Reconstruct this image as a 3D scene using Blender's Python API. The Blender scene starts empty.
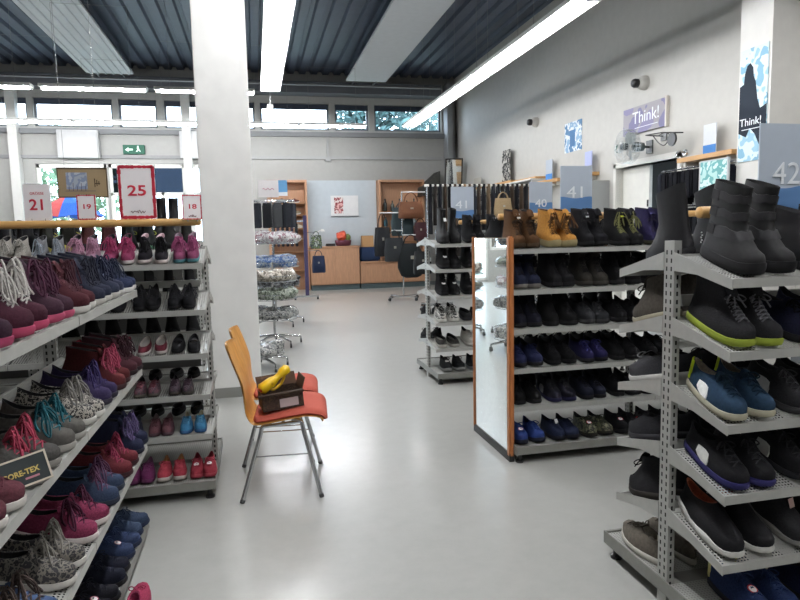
import bpy, bmesh, math, random
from mathutils import Vector, Matrix, noise
PI = math.pi
S = bpy.context.scene
COL = S.collection

# ------------------------------------------------------------------ camera
YAW, PITCH, ROLL, FPX, EYE = 0.22282, 0.10622, 0.022, 630.0, 1.45
fw = Vector((math.sin(YAW)*math.cos(PITCH), math.cos(YAW)*math.cos(PITCH), -math.sin(PITCH)))
r0 = Vector((math.cos(YAW), -math.sin(YAW), 0))
u0 = r0.cross(fw)
rt = r0*math.cos(ROLL) - u0*math.sin(ROLL)
up = u0*math.cos(ROLL) + r0*math.sin(ROLL)
cd = bpy.data.cameras.new('camera')
cam = bpy.data.objects.new('camera', cd)
COL.objects.link(cam)
mw = Matrix.Identity(4)
for i in range(3):
    mw[i][0] = rt[i]; mw[i][1] = up[i]; mw[i][2] = -fw[i]
mw[2][3] = EYE
cam.matrix_world = mw
cd.sensor_width = 36.0
cd.lens = FPX/800.0*36.0
cd.clip_start = 0.02
S.camera = cam

# ------------------------------------------------------------------ world, exposure
W = bpy.data.worlds.new('daylight'); S.world = W
W.use_nodes = True
bg = W.node_tree.nodes['Background']
bg.inputs['Color'].default_value = (0.66, 0.82, 1.0, 1)
bg.inputs['Strength'].default_value = 10.5
S.view_settings.view_transform = 'Standard'
S.view_settings.look = 'None'
S.view_settings.gamma = 1.0
S.view_settings.exposure = 0.17
try:
    S.cycles.use_denoising = True
    S.cycles.max_bounces = 8
    S.cycles.transparent_max_bounces = 12
    S.cycles.caustics_reflective = False
    S.cycles.caustics_refractive = False
    S.cycles.sample_clamp_indirect = 6.0
except Exception:
    pass
TUBE_POWER = 265.0

# ------------------------------------------------------------------ materials
def lin(h):
    h = h.lstrip('#')
    c = [int(h[i:i+2], 16)/255 for i in (0, 2, 4)]
    return tuple((v/12.92 if v <= .04045 else ((v+.055)/1.055)**2.4) for v in c)

_M = {}
def mat(hexc, rough=.6, metal=0.0, noise=0.0, scale=40.0, bump=0.0, spec=.5, key=''):
    k = (hexc, rough, metal, noise, scale, bump, spec, key)
    if k in _M: return _M[k]
    m = bpy.data.materials.new('mat_'+hexc+key); m.use_nodes = True
    nt = m.node_tree; b = nt.nodes['Principled BSDF']
    c = lin(hexc)
    b.inputs['Base Color'].default_value = (*c, 1)
    b.inputs['Roughness'].default_value = rough
    b.inputs['Metallic'].default_value = metal
    b.inputs['Specular IOR Level'].default_value = spec
    if noise or bump:
        tc = nt.nodes.new('ShaderNodeTexCoord'); n = nt.nodes.new('ShaderNodeTexNoise')
        n.inputs['Scale'].default_value = scale; n.inputs['Detail'].default_value = 3
        nt.links.new(tc.outputs['Object'], n.inputs['Vector'])
        if noise:
            r = nt.nodes.new('ShaderNodeValToRGB')
            r.color_ramp.elements[0].position = .3; r.color_ramp.elements[1].position = .7
            r.color_ramp.elements[0].color = (*[v*(1-noise) for v in c], 1)
            r.color_ramp.elements[1].color = (*[min(1, v*(1+noise)) for v in c], 1)
            nt.links.new(n.outputs['Fac'], r.inputs['Fac']); nt.links.new(r.outputs['Color'], b.inputs['Base Color'])
        if bump:
            bp = nt.nodes.new('ShaderNodeBump'); bp.inputs['Strength'].default_value = bump
            bp.inputs['Distance'].default_value = .002
            nt.links.new(n.outputs['Fac'], bp.inputs['Height']); nt.links.new(bp.outputs['Normal'], b.inputs['Normal'])
    _M[k] = m
    return m

def fabric(h): return mat(h, .9, 0, .25, 180, .35, .1, 'fabric')
def leather(h): return mat(h, .6, 0, .12, 60, .12, .14, 'leather')
def suede(h): return mat(h, .95, 0, .2, 90, .25, .08, 'suede')
def rubber(h): return mat(h, .75, 0, .06, 50, 0, .2, 'rubber')
def plastic(h): return mat(h, .35, 0, 0, 40, 0, .5, 'plastic')
def paint(h): return mat(h, .55, 0, .03, 8, 0, .4, 'paint')
def paper(h): return mat(h, .8, 0, .02, 20, 0, .2, 'paper')
def metal(h, r=.35): return mat(h, r, .9, .04, 30, 0, .5, 'metal')

def pattern(name, cols, scale, kind='noise'):
    """cloth with an irregular several-colour pattern (camouflage, leopard, print)"""
    k = (name,)
    if k in _M: return _M[k]
    m = bpy.data.materials.new(name); m.use_nodes = True
    nt = m.node_tree; b = nt.nodes['Principled BSDF']; b.inputs['Roughness'].default_value = .8
    tc = nt.nodes.new('ShaderNodeTexCoord')
    if kind == 'noise':
        n = nt.nodes.new('ShaderNodeTexNoise'); n.inputs['Scale'].default_value = scale; out = n.outputs['Fac']
    else:
        n = nt.nodes.new('ShaderNodeTexVoronoi'); n.inputs['Scale'].default_value = scale; out = n.outputs['Distance']
    nt.links.new(tc.outputs['Object'], n.inputs['Vector'])
    r = nt.nodes.new('ShaderNodeValToRGB'); r.color_ramp.interpolation = 'CONSTANT'
    els = r.color_ramp.elements
    while len(els) < len(cols): els.new(.5)
    for i, h in enumerate(cols):
        els[i].position = 0 if i == 0 else .33 + .34*(i-1)/max(1, len(cols)-1)
        els[i].color = (*lin(h), 1)
    nt.links.new(out, r.inputs['Fac']); nt.links.new(r.outputs['Color'], b.inputs['Base Color'])
    _M[k] = m
    return m

def wood(h, key='wood', axis=0, rough=.45):
    k = (h, key, axis)
    if k in _M: return _M[k]
    m = bpy.data.materials.new('wood_'+h); m.use_nodes = True
    nt = m.node_tree; b = nt.nodes['Principled BSDF']; b.inputs['Roughness'].default_value = rough
    tc = nt.nodes.new('ShaderNodeTexCoord'); mp = nt.nodes.new('ShaderNodeMapping')
    sc = [14, 14, 14]; sc[axis] = 1.2
    mp.inputs['Scale'].default_value = sc
    n = nt.nodes.new('ShaderNodeTexNoise'); n.inputs['Scale'].default_value = 4; n.inputs['Detail'].default_value = 5
    r = nt.nodes.new('ShaderNodeValToRGB'); c = lin(h)
    r.color_ramp.elements[0].position = .3; r.color_ramp.elements[1].position = .75
    r.color_ramp.elements[0].color = (*[v*.82 for v in c], 1); r.color_ramp.elements[1].color = (*[min(1, v*1.12) for v in c], 1)
    nt.links.new(tc.outputs['Object'], mp.inputs['Vector']); nt.links.new(mp.outputs['Vector'], n.inputs['Vector'])
    nt.links.new(n.outputs['Fac'], r.inputs['Fac']); nt.links.new(r.outputs['Color'], b.inputs['Base Color'])
    _M[k] = m
    return m

def perforated(h):
    """painted sheet steel with rows of punched holes (real see-through holes)"""
    k = ('perf', h)
    if k in _M: return _M[k]
    m = bpy.data.materials.new('perforated_steel'); m.use_nodes = True
    nt = m.node_tree; b = nt.nodes['Principled BSDF']
    b.inputs['Base Color'].default_value = (*lin(h), 1); b.inputs['Roughness'].default_value = .45
    tc = nt.nodes.new('ShaderNodeTexCoord')
    sc = nt.nodes.new('ShaderNodeVectorMath'); sc.operation = 'MULTIPLY'; sc.inputs[1].default_value = (80, 80, 0)
    fr = nt.nodes.new('ShaderNodeVectorMath'); fr.operation = 'FRACTION'
    sb = nt.nodes.new('ShaderNodeVectorMath'); sb.operation = 'SUBTRACT'; sb.inputs[1].default_value = (.5, .5, 0)
    ln = nt.nodes.new('ShaderNodeVectorMath'); ln.operation = 'LENGTH'
    gt = nt.nodes.new('ShaderNodeMath'); gt.operation = 'GREATER_THAN'; gt.inputs[1].default_value = .27
    L = nt.links.new
    L(tc.outputs['Object'], sc.inputs[0]); L(sc.outputs[0], fr.inputs[0]); L(fr.outputs[0], sb.inputs[0])
    L(sb.outputs[0], ln.inputs[0]); L(ln.outputs['Value'], gt.inputs[0]); L(gt.outputs[0], b.inputs['Alpha'])
    _M[k] = m
    return m

def emit(h, s, key=''):
    k = ('emit', h, s, key)
    if k in _M: return _M[k]
    m = bpy.data.materials.new('lit_'+h); m.use_nodes = True
    b = m.node_tree.nodes['Principled BSDF']
    b.inputs['Base Color'].default_value = (*lin(h), 1)
    b.inputs['Emission Color'].default_value = (*lin(h), 1); b.inputs['Emission Strength'].default_value = s
    _M[k] = m
    return m

def glass(tint='ffffff', refl=.08, key=''):
    k = ('glass', tint, refl, key)
    if k in _M: return _M[k]
    m = bpy.data.materials.new('window_glass'); m.use_nodes = True
    nt = m.node_tree; nt.nodes.clear()
    o = nt.nodes.new('ShaderNodeOutputMaterial'); mx = nt.nodes.new('ShaderNodeMixShader')
    t = nt.nodes.new('ShaderNodeBsdfTransparent'); g = nt.nodes.new('ShaderNodeBsdfGlossy')
    t.inputs['Color'].default_value = (*lin(tint), 1); g.inputs['Roughness'].default_value = .02
    mx.inputs['Fac'].default_value = refl
    nt.links.new(t.outputs[0], mx.inputs[1]); nt.links.new(g.outputs[0], mx.inputs[2]); nt.links.new(mx.outputs[0], o.inputs['Surface'])
    _M[k] = m
    return m

def floor_mat():
    m = bpy.data.materials.new('grey_vinyl'); m.use_nodes = True
    nt = m.node_tree; b = nt.nodes['Principled BSDF']; L = nt.links.new
    tc = nt.nodes.new('ShaderNodeTexCoord')
    n2 = nt.nodes.new('ShaderNodeTexNoise'); n2.inputs['Scale'].default_value = 9; n2.inputs['Detail'].default_value = 6; n2.inputs['Roughness'].default_value = .7
    L(tc.outputs['Object'], n2.inputs['Vector'])
    r = nt.nodes.new('ShaderNodeValToRGB')
    r.color_ramp.elements[0].position = .25; r.color_ramp.elements[0].color = (*lin('acaca7'), 1)
    r.color_ramp.elements[1].position = .8; r.color_ramp.elements[1].color = (*lin('b6b6b1'), 1)
    L(n2.outputs['Fac'], r.inputs['Fac']); L(r.outputs['Color'], b.inputs['Base Color'])
    b.inputs['Roughness'].default_value = .3
    b.inputs['Specular IOR Level'].default_value = .5
    b.inputs['Coat Weight'].default_value = .35; b.inputs['Coat Roughness'].default_value = .18
    return m

MET = mat('a9a9a4', .42, .15, .05, 30, 0, .5, 'rackpaint')
MET_D = mat('85857f', .45, .15, .05, 30, 0, .5, 'rackpaint')
PERF = perforated('a9a9a4')
SLOT_SHADE = mat('141414', .9)  # near-black paint for the shade inside the post slots, no real openings
CHROME = metal('c4c6c8', .18)
BLACK = plastic('18181a')
WHITE = paint('e4e3de')
RAILWOOD = wood('d6a868', 'rail', 0)

# ------------------------------------------------------------------ mesh builder
class MB:
    def __init__(s): s.v = []; s.f = []; s.mi = []
    def quad(s, pts, mi=0):
        n = len(s.v); s.v += [tuple(p) for p in pts]; s.f.append(tuple(range(n, n+len(pts)))); s.mi.append(mi)
        return s
    def box(s, x0, y0, z0, x1, y1, z1, mi=0):
        n = len(s.v)
        s.v += [(x, y, z) for z in (z0, z1) for y in (y0, y1) for x in (x0, x1)]
        for f in ((0, 2, 3, 1), (4, 5, 7, 6), (0, 1, 5, 4), (2, 6, 7, 3), (0, 4, 6, 2), (1, 3, 7, 5)):
            s.f.append(tuple(n+i for i in f)); s.mi.append(mi)
        return s
    def prism(s, poly, axis, a, b, mi=0):
        """poly: 2-D points; extruded along axis from a to b"""
        def P(u, v, w): return {'x': (w, u, v), 'y': (u, w, v), 'z': (u, v, w)}[axis]
        n = len(s.v); k = len(poly)
        s.v += [P(u, v, a) for u, v in poly] + [P(u, v, b) for u, v in poly]
        s.f.append(tuple(range(n, n+k))); s.mi.append(mi)
        s.f.append(tuple(range(n+2*k-1, n+k-1, -1))); s.mi.append(mi)
        for i in range(k):
            j = (i+1) % k
            s.f.append((n+i, n+j, n+k+j, n+k+i)); s.mi.append(mi)
        return s
    def loft(s, rings, cap0=True, cap1=True, mi=0):
        n = len(s.v); k = len(rings[0])
        for r in rings: s.v += [tuple(p) for p in r]
        for a in range(len(rings)-1):
            for i in range(k):
                j = (i+1) % k
                s.f.append((n+a*k+i, n+a*k+j, n+(a+1)*k+j, n+(a+1)*k+i)); s.mi.append(mi)
        if cap0: s.f.append(tuple(range(n+k-1, n-1, -1))); s.mi.append(mi)
        if cap1:
            m = n+(len(rings)-1)*k
            s.f.append(tuple(range(m, m+k))); s.mi.append(mi)
        return s
    def tube(s, pts, r, n=6, mi=0, closed=False):
        P = [Vector(p) for p in pts]; rings = []
        m = len(P); prev = None
        for i in range(m):
            if closed: d = P[(i+1) % m]-P[i-1]
            else: d = P[min(i+1, m-1)]-P[max(i-1, 0)]
            if d.length < 1e-9: d = Vector((0, 0, 1))
            d.normalize()
            if prev is None:
                a = Vector((0, 0, 1)) if abs(d.z) < .9 else Vector((1, 0, 0))
                x = d.cross(a).normalized()
            else:
                x = prev - d*prev.dot(d)
                if x.length < 1e-6: x = d.orthogonal()
                x.normalize()
            prev = x; y = d.cross(x)
            rr = r[i] if isinstance(r, (list, tuple)) else r
            rings.append([P[i]+x*rr*math.cos(2*PI*k/n)+y*rr*math.sin(2*PI*k/n) for k in range(n)])
        if closed:
            rings.append(rings[0]); s.loft(rings, False, False, mi)
        else: s.loft(rings, True, True, mi)
        return s
    def cyl(s, p0, p1, r, n=12, mi=0): return s.tube([p0, p1], r, n, mi)
    def lathe(s, prof, c=(0, 0, 0), n=20, mi=0, axis='z'):
        rings = []
        for r, h in prof:
            ring = []
            for k in range(n):
                a = 2*PI*k/n; u, v = r*math.cos(a), r*math.sin(a)
                ring.append({'z': (c[0]+u, c[1]+v, c[2]+h), 'x': (c[0]+h, c[1]+u, c[2]+v), 'y': (c[0]+u, c[1]+h, c[2]+v)}[axis])
            rings.append(ring)
        return s.loft(rings, True, True, mi)
    def mesh(s, name, smooth=False, bevel=0):
        me = bpy.data.meshes.new(name)
        me.from_pydata(s.v, [], s.f)
        for p, i in zip(me.polygons, s.mi): p.material_index = i
        bm = bmesh.new(); bm.from_mesh(me)
        bmesh.ops.remove_doubles(bm, verts=bm.verts, dist=1e-6)
        bmesh.ops.recalc_face_normals(bm, faces=bm.faces)
        if bevel:
            es = [e for e in bm.edges if len(e.link_faces) == 2 and e.calc_face_angle(0) > .6]
            bmesh.ops.bevel(bm, geom=es, offset=bevel, segments=2, affect='EDGES', clamp_overlap=True)
        if smooth:
            for f in bm.faces: f.smooth = True
            for e in bm.edges:
                if len(e.link_faces) == 2 and e.calc_face_angle(0) > (smooth if isinstance(smooth, float) else .9): e.smooth = False
        bm.to_mesh(me); bm.free()
        return me
    def build(s, name, m, parent=None, smooth=False, bevel=0):
        me = s.mesh(name, smooth, bevel)
        for x in (m if isinstance(m, (list, tuple)) else [m]): me.materials.append(x)
        return link(name, me, parent)

def link(name, me, parent=None):
    o = bpy.data.objects.new(name, me); COL.objects.link(o)
    if parent is not None: o.parent = parent
    return o
def tag(o, label=None, cat=None, group=None, kind=None):
    if label: o['label'] = label
    if cat: o['category'] = cat
    if group: o['group'] = group
    if kind: o['kind'] = kind
    return o
def thing(name, label, cat, loc=(0, 0, 0), rz=0, group=None):
    o = bpy.data.objects.new(name, None); COL.objects.link(o)
    o.empty_display_size = .05
    o.location = loc; o.rotation_euler = (0, 0, rz)
    return tag(o, label, cat, group)
def struct(name, mb, m, smooth=False, bevel=0):
    o = mb.build(name, m, None, smooth, bevel); o['kind'] = 'structure'; return o
def structE(name, loc=(0, 0, 0)):
    o = bpy.data.objects.new(name, None); COL.objects.link(o); o.location = loc; o['kind'] = 'structure'; return o
def dup(root):
    r = root.copy(); COL.objects.link(r)
    for ch in list(root.children):
        c = ch.copy(); COL.objects.link(c); c.parent = r
        for g in list(ch.children):
            d = g.copy(); COL.objects.link(d); d.parent = c
    return r

def catmull(pts, n=4, closed=False):
    P = [Vector(p) for p in pts]; m = len(P); out = []
    for i in range(m if closed else m-1):
        if closed: a, b, c, d = P[i-1], P[i], P[(i+1) % m], P[(i+2) % m]
        else: a, b, c, d = P[max(i-1, 0)], P[i], P[i+1], P[min(i+2, m-1)]
        for k in range(n):
            t = k/n
            out.append(.5*((2*b)+(c-a)*t+(2*a-5*b+4*c-d)*t*t+(3*b-a-3*c+d)*t**3))
    if not closed: out.append(P[-1])
    return out

FACE_CAM = Matrix(((1, 0, 0), (0, 0, -1), (0, 1, 0)))          # lettering that faces -Y
FACE_AISLE = Matrix(((0, 0, -1), (-1, 0, 0), (0, 1, 0)))       # lettering that faces -X (on the right wall)
def lettering(txt, size, pos, m, parent, facing=FACE_CAM, depth=.001, name='lettering', width=None, bold=0.0, shear=0.0):
    cu = bpy.data.curves.new('t', 'FONT'); cu.body = txt; cu.size = size; cu.align_x = 'CENTER'; cu.align_y = 'CENTER'
    cu.extrude = depth; cu.offset = bold; cu.shear = shear
    cu.resolution_u = 3
    ob = bpy.data.objects.new('t', cu); COL.objects.link(ob)
    dg = bpy.context.evaluated_depsgraph_get()
    me = bpy.data.meshes.new_from_object(ob.evaluated_get(dg))
    bpy.data.objects.remove(ob); bpy.data.curves.remove(cu)
    if width:
        xs = [v.co.x for v in me.vertices]; w = max(xs)-min(xs)
        for v in me.vertices: v.co.x *= width/w
    me.transform(facing.to_4x4()); me.transform(Matrix.Translation(pos))
    me.materials.clear(); me.materials.append(m)
    return link(name, me, parent)

def holes_wall(mb, axis, p0, p1, u0, u1, z0, z1, holes):
    """solid slab between p0..p1 on its normal axis with rectangular openings (ua,za,ub,zb)"""
    us = sorted({u0, u1, *[h[0] for h in holes], *[h[2] for h in holes]})
    zs = sorted({z0, z1, *[h[1] for h in holes], *[h[3] for h in holes]})
    for i in range(len(us)-1):
        j = 0
        while j < len(zs)-1:
            def solid(j):
                uc, zc = (us[i]+us[i+1])/2, (zs[j]+zs[j+1])/2
                return not any(h[0] < uc < h[2] and h[1] < zc < h[3] for h in holes)
            if not solid(j): j += 1; continue
            k = j
            while k+1 < len(zs)-1 and solid(k+1): k += 1
            if axis == 'y': mb.box(us[i], p0, zs[j], us[i+1], p1, zs[k+1])
            else: mb.box(p0, us[i], zs[j], p1, us[i+1], zs[k+1])
            j = k+1
    return mb
# ------------------------------------------------------------------ the hall
XL, XR, YF, YB, ZC = -7.0, 5.5, -2.6, 17.0, 5.6
struct('floor', MB().box(XL-.2, YF-.2, -.12, XR+.2, YB+.2, 0), floor_mat())
# ribbed steel deck, ribs run away from the camera
m = MB(); pr = []; x = XL-.1
while x < XR+.1:
    pr += [(x, ZC), (x+.16, ZC), (x+.19, ZC+.07), (x+.27, ZC+.07)]; x += .3
pr += [(x, ZC), (x, ZC+.2), (XL-.1, ZC+.2)]
m.prism(pr, 'y', YF-.1, YB+.1)
struct('ceiling', m, mat('525b6c', .48, .2, .06, 6, 0, .5, 'deck'))
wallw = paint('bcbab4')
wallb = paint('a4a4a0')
# clerestory openings and storefront openings in the back wall
CW = [(-6.6, -5.17), (-5.03, -3.27), (-3.13, -2.24), (-2.07, -.32), (-.18, .13), (.27, 2.04), (2.2, 3.1), (3.26, 5.12)]
holes = [(a, 4.18, b, 4.86) for a, b in CW]
SF = [(-5.08, -3.5, .9), (-3.45, -1.66, .05), (-1.55, -.55, .9)]
holes += [(a, z, b, 3.3) for a, b, z in SF]
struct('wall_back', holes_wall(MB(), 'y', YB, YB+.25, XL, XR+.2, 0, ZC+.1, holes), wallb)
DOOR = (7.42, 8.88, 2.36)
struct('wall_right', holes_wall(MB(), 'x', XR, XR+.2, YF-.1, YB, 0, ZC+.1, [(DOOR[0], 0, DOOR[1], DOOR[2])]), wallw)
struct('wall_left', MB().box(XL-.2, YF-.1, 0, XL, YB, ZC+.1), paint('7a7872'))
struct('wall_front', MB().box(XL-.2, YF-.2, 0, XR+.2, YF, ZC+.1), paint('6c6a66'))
# store room behind the open door leaf
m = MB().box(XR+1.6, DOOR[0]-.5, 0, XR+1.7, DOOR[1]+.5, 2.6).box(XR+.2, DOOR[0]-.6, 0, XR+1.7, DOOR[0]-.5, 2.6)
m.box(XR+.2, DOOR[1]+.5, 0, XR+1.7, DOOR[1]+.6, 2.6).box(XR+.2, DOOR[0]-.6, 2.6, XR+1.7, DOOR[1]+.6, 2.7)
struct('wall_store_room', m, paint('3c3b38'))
# pillar and pilaster
m = MB().box(-.45, 5.8, 0, 0, 6.25, ZC)
o = struct('pillar', m, mat('f0efeb', .7, 0, .04, 5, .0, .3, 'column'), bevel=.008)
m = MB().box(-.458, 5.792, 0, .008, 6.258, .09); struct('baseboard_pillar', m, paint('8b8b86'))
struct('pilaster', MB().box(5.1, 5.5, 0, XR, 5.93, ZC), paint('d9d7d2'))
struct('baseboard_right', MB().box(XR-.015, YF, 0, XR, DOOR[0]-.1, .08).box(XR-.015, DOOR[1]+.1, 0, XR, YB, .08), paint('6f7478'))
struct('baseboard_back', MB().box(-.5, YB-.015, 0, XR, YB, .08), paint('6f7478'))
# girder, ledge and ducts under the roof on the back wall
struct('trim_1', MB().box(XL, 16.55, 5.04, XR-.5, YB, 5.32), paint('63666b'))
struct('trim_2', MB().box(XL, 16.9, 4.0, XR, YB, 4.12), paint('77797b'))
struct('trim_3', MB().box(XL, 16.93, 3.42, -.9, YB, 3.5), paint('8f9090'))
m = MB().box(5.18, 16.6, 3.2, 5.32, YB, 5.4); m.box(5.36, 16.75, 3.3, 5.44, 16.9, 5.3)
struct('trim_4', m, paint('8d8f90'))
m = MB().box(-.1, 16.93, 3.42, 5.15, YB, 3.5).box(1.95, 16.93, 3.5, 2.0, YB, 4.0).box(1.9, 16.9, 3.36, 2.05, YB, 3.44)
struct('trim_5', m, paint('a2a3a2'))
m = MB().tube([(XL, 16.3, 5.18), (4.9, 16.3, 5.18)], .025, 8)
struct('trim_6', m, metal('9a9c9e', .4))
for i, xx in enumerate((-5.45, -1.55)):
    struct('trim_%d' % (7+i), MB().box(xx-.1, 16.75, 0, xx+.1, YB, 5.04), paint('cfcfcb'))
# clerestory windows
GL = glass('ffffff', .06)
n = 1
for a, b in CW:
    w = structE('window_%d' % n, ((a+b)/2, YB+.12, 4.18)); n += 1
    h = (b-a)/2
    m = MB().box(-h, -.04, 0, h, .04, .05).box(-h, -.04, .63, h, .04, .68).box(-h, -.04, 0, -h+.05, .04, .68).box(h-.05, -.04, 0, h, .04, .68)
    m.build('frame', paint('6c7076'), w)
    MB().box(-h+.05, -.004, .05, h-.05, .004, .63).build('pane', GL, w)
    m = MB().box(-h+.03, -.09, .53, h-.03, -.05, .66)
    for k in range(4): m.box(-h+.03, -.1, .53+k*.035, h-.03, -.05, .537+k*.035)
    m.build('blind', paint('3a4250'), w)
# storefront
for i, (a, b, z) in enumerate(SF):
    if i == 1:
        w = structE('door_2', ((a+b)/2, YB+.1, z))
    else:
        w = structE('window_%d' % n, ((a+b)/2, YB+.1, z)); n += 1
    h = (b-a)/2; H = 3.3-z; tz = 2.6-z
    m = MB().box(-h, -.06, 0, h, .06, .08).box(-h, -.06, H-.1, h, .06, H).box(-h, -.06, 0, -h+.07, .06, H).box(h-.07, -.06, 0, h, .06, H)
    m.box(-h, -.06, tz-.07, h, .06, tz)
    if i == 1: m.box(-.5, -.06, 0, -.42, .06, tz).box(.3, -.06, 0, .38, .06, tz)
    m.build('frame', WHITE, w, bevel=.006)
    MB().box(-h+.07, -.005, .08, h-.07, .005, tz-.07).build('pane', GL, w)
    g = glass('5a626c', .2, 'dark') if i == 1 else GL
    MB().box(-h+.07, -.005, tz, h-.07, .005, H-.1).build('transom_pane', g, w)
    if i == 1:
        MB().box(-h+.3, -.12, 1.0, -h+.34, -.06, 1.3).build('door_handle', CHROME, w)
# door on the right wall
d = structE('door_1', (XR, (DOOR[0]+DOOR[1])/2, 0))
h = (DOOR[1]-DOOR[0])/2
m = MB().box(-.03, -h-.07, 0, .2, -h, DOOR[2]+.07).box(-.03, h, 0, .2, h+.07, DOOR[2]+.07).box(-.03, -h-.07, DOOR[2], .2, h+.07, DOOR[2]+.08)
m.build('frame', paint('d9d8d2'), d)
MB().box(.1, .06, .01, .15, h, DOOR[2]-.01).build('door_leaf', paint('e2e1da'), d)
MB().cyl((.1, .12, 1.05), (.04, .12, 1.05), .012).cyl((.045, .12, 1.05), (.045, .24, 1.05), .01).build('door_handle', CHROME, d)
MB().box(.085, .07, 1.75, .1, .09, 1.85).build('latch', BLACK, d)

# outdoors behind the glass: ground, trees, a parasol
struct('ground_outdoor', MB().box(-25, YB+.25, -.3, 25, 60, -.1), mat('8f9a8c', .9, 0, .2, 1.5))
def tree(x, y, h, crown, label, cz=None, col='4f7a4a', n=900, seed=1):
    rnd = random.Random(seed)
    t = thing('tree', label, 'tree', (x, y, -.1), 0)
    MB().tube([(0, 0, 0), (.05, .03, h*.35), (-.04, 0, h*.6), (0, 0, h*.85)], [.14, .11, .08, .03], 8).build('trunk', mat('4d4034', .9, 0, .2, 8), t, True)
    m = MB()
    for k in range(n):
        while True:
            p = Vector((rnd.uniform(-1, 1), rnd.uniform(-1, 1), rnd.uniform(-1, 1)))
            if p.length < 1: break
        p = Vector((p.x*crown, p.y*crown, h*.65+p.z*h*.35))
        a = Vector((rnd.uniform(-1, 1), rnd.uniform(-1, 1), rnd.uniform(-1, 1))).normalized(); b = a.orthogonal().normalized(); s = rnd.uniform(.08, .16)
        m.quad([p-a*s*1.6, p+b*s*.6, p+a*s*1.6, p-b*s*.6])
    m.build('foliage', mat(col, .7, 0, .3, 3), t)
tree(4.6, 21.5, 7.6, 1.9, 'green tree outdoors behind the rightmost high window', col='3c5a58', n=3600, seed=3)
tree(-5.6, 22, 5.2, 1.6, 'green tree outdoors behind the left shop window', col='6a8668', n=900, seed=4)
t = thing('parasol', 'blue and red parasol standing outdoors behind the shop window', 'parasol', (-4.85, 18.6, -.1)); t.scale = (1, 1, 1.1)
MB().cyl((0, 0, 0), (0, 0, 2.5), .025).build('pole', metal('b0b0b0'), t)
MB().lathe([(.28, 0), (.28, .06), (.05, .1)]).build('base', paint('55585c'), t)
for k in range(8):
    a0, a1 = 2*PI*k/8, 2*PI*(k+1)/8
    am = (a0+a1)/2; p0, p1 = Vector((math.cos(a0)*.95, math.sin(a0)*.95, 1.95)), Vector((math.cos(a1)*.95, math.sin(a1)*.95, 1.95))
    tp = Vector((0, 0, 2.52)); mid = (p0+p1)/2*.98; mid.z = 2.0
    q0, q1 = (p0+tp)/2+Vector((0, 0, .05)), (p1+tp)/2+Vector((0, 0, .05))
    m = MB()
    for dz in (0, -.004):
        m.quad([tp+Vector((0, 0, dz)), q0+Vector((0, 0, dz)), q1+Vector((0, 0, dz))]); m.quad([q0+Vector((0, 0, dz)), p0+Vector((0, 0, dz)), mid+Vector((0, 0, dz)), p1+Vector((0, 0, dz)), q1+Vector((0, 0, dz))])
    m.build('canopy_panel', fabric('24478c' if k not in (4, 5, 1) else '8c3430'), t)

# ------------------------------------------------------------------ lamps
TUBE = emit('fbfcff', TUBE_POWER, 'tube')
TUBE_R = emit('fbfcff', TUBE_POWER*.48, 'right')
REFL = paint('f2f2ee')
_lamp = {}
def L_end(length): return -length/2+.03
def lamp(x, y, z, length, rz, label, group, top=ZC+.01, trough=False, dim=False):
    """a hanging strip lamp; trough: deep white sides that screen the tube sideways, else an open batten"""
    k = (round(length, 3), top, trough)
    t = thing('strip_lamp', label, 'lamp', (x, y, z), rz, group)
    if k not in _lamp:
        L = length/2-.006
        if trough:
            p = [(-.16, 0), (-.12, .06), (.12, .06), (.16, 0), (.166, 0), (.13, .075), (-.13, .075), (-.166, 0)]
            a = MB().prism(p, 'y', -L, L)
            for s in (-1, 1): a.prism([(-.16, 0), (.16, 0), (.12, .06), (-.12, .06)], 'y', s*L-.004, s*L+.004)
            zt, hz = .023, .072
        else:
            a = MB().prism([(-.1, 0), (.1, 0), (.085, .05), (-.085, .05)], 'y', -L, L); zt, hz = -.022, .05
        a = a.mesh('housing'); a.materials.append(REFL)
        b = MB().tube([(0, -L+.02, zt), (0, L-.02, zt)], .011, 10).mesh('tube', True); b.materials.append(TUBE)
        c = MB()
        for s in (-1, 1): c.box(-.02, s*(L-.022)-.012, zt-.012, .02, s*(L-.022)+.012, zt+.022)
        c = c.mesh('socket'); c.materials.append(REFL)
        d = MB()
        d.cyl((0, -L*.7, hz), (0, -L*.7, top-z), .003, 5).cyl((0, L*.7, hz), (0, L*.7, top-z), .003, 5).cyl((0, -L*.7, top-z-.02), (0, L*.7, top-z-.02), .003, 5)
        d = d.mesh('hanger_wire'); d.materials.append(metal('909090'))
        _lamp[k] = (a, b, c, d)
    for nm, me in zip(('housing', 'tube', 'socket', 'hanger_wire'), _lamp[k]): link(nm, me, t)
    if trough:
        cl = MB()
        for q in (-.012, .012): cl.tube([(-.15+.3*i/8, L_end(k[0])+q, -.004-.012*math.sin(PI*i/8)) for i in range(9)], .004, 5)
        cl.box(-.01, L_end(k[0])-.02, -.02, .01, L_end(k[0])+.02, -.012)
        cl.build('joint_clip', metal('6c7074'), t)
    if dim:
        for ch in t.children:
            if ch.name.startswith('tube'): ch.material_slots[0].link = 'OBJECT'; ch.material_slots[0].material = TUBE_R
    return t
ZL = 3.9
ORD = ['first', 'second', 'third', 'fourth', 'fifth', 'sixth', 'seventh', 'eighth', 'ninth', 'tenth', 'eleventh', 'twelfth', 'thirteenth', 'fourteenth', 'fifteenth', 'sixteenth', 'seventeenth', 'eighteenth']
for i in range(8):  # nearest lamp, unseen behind the camera, is added to light camera-facing signs
    lamp(.365, 11.3-.82-1.64*i, ZL, 1.64, 0, 'hanging strip lamp, %s from the far end of the line beside the pillar' % ORD[i], 'lamps in the line beside the pillar', trough=True)
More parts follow.
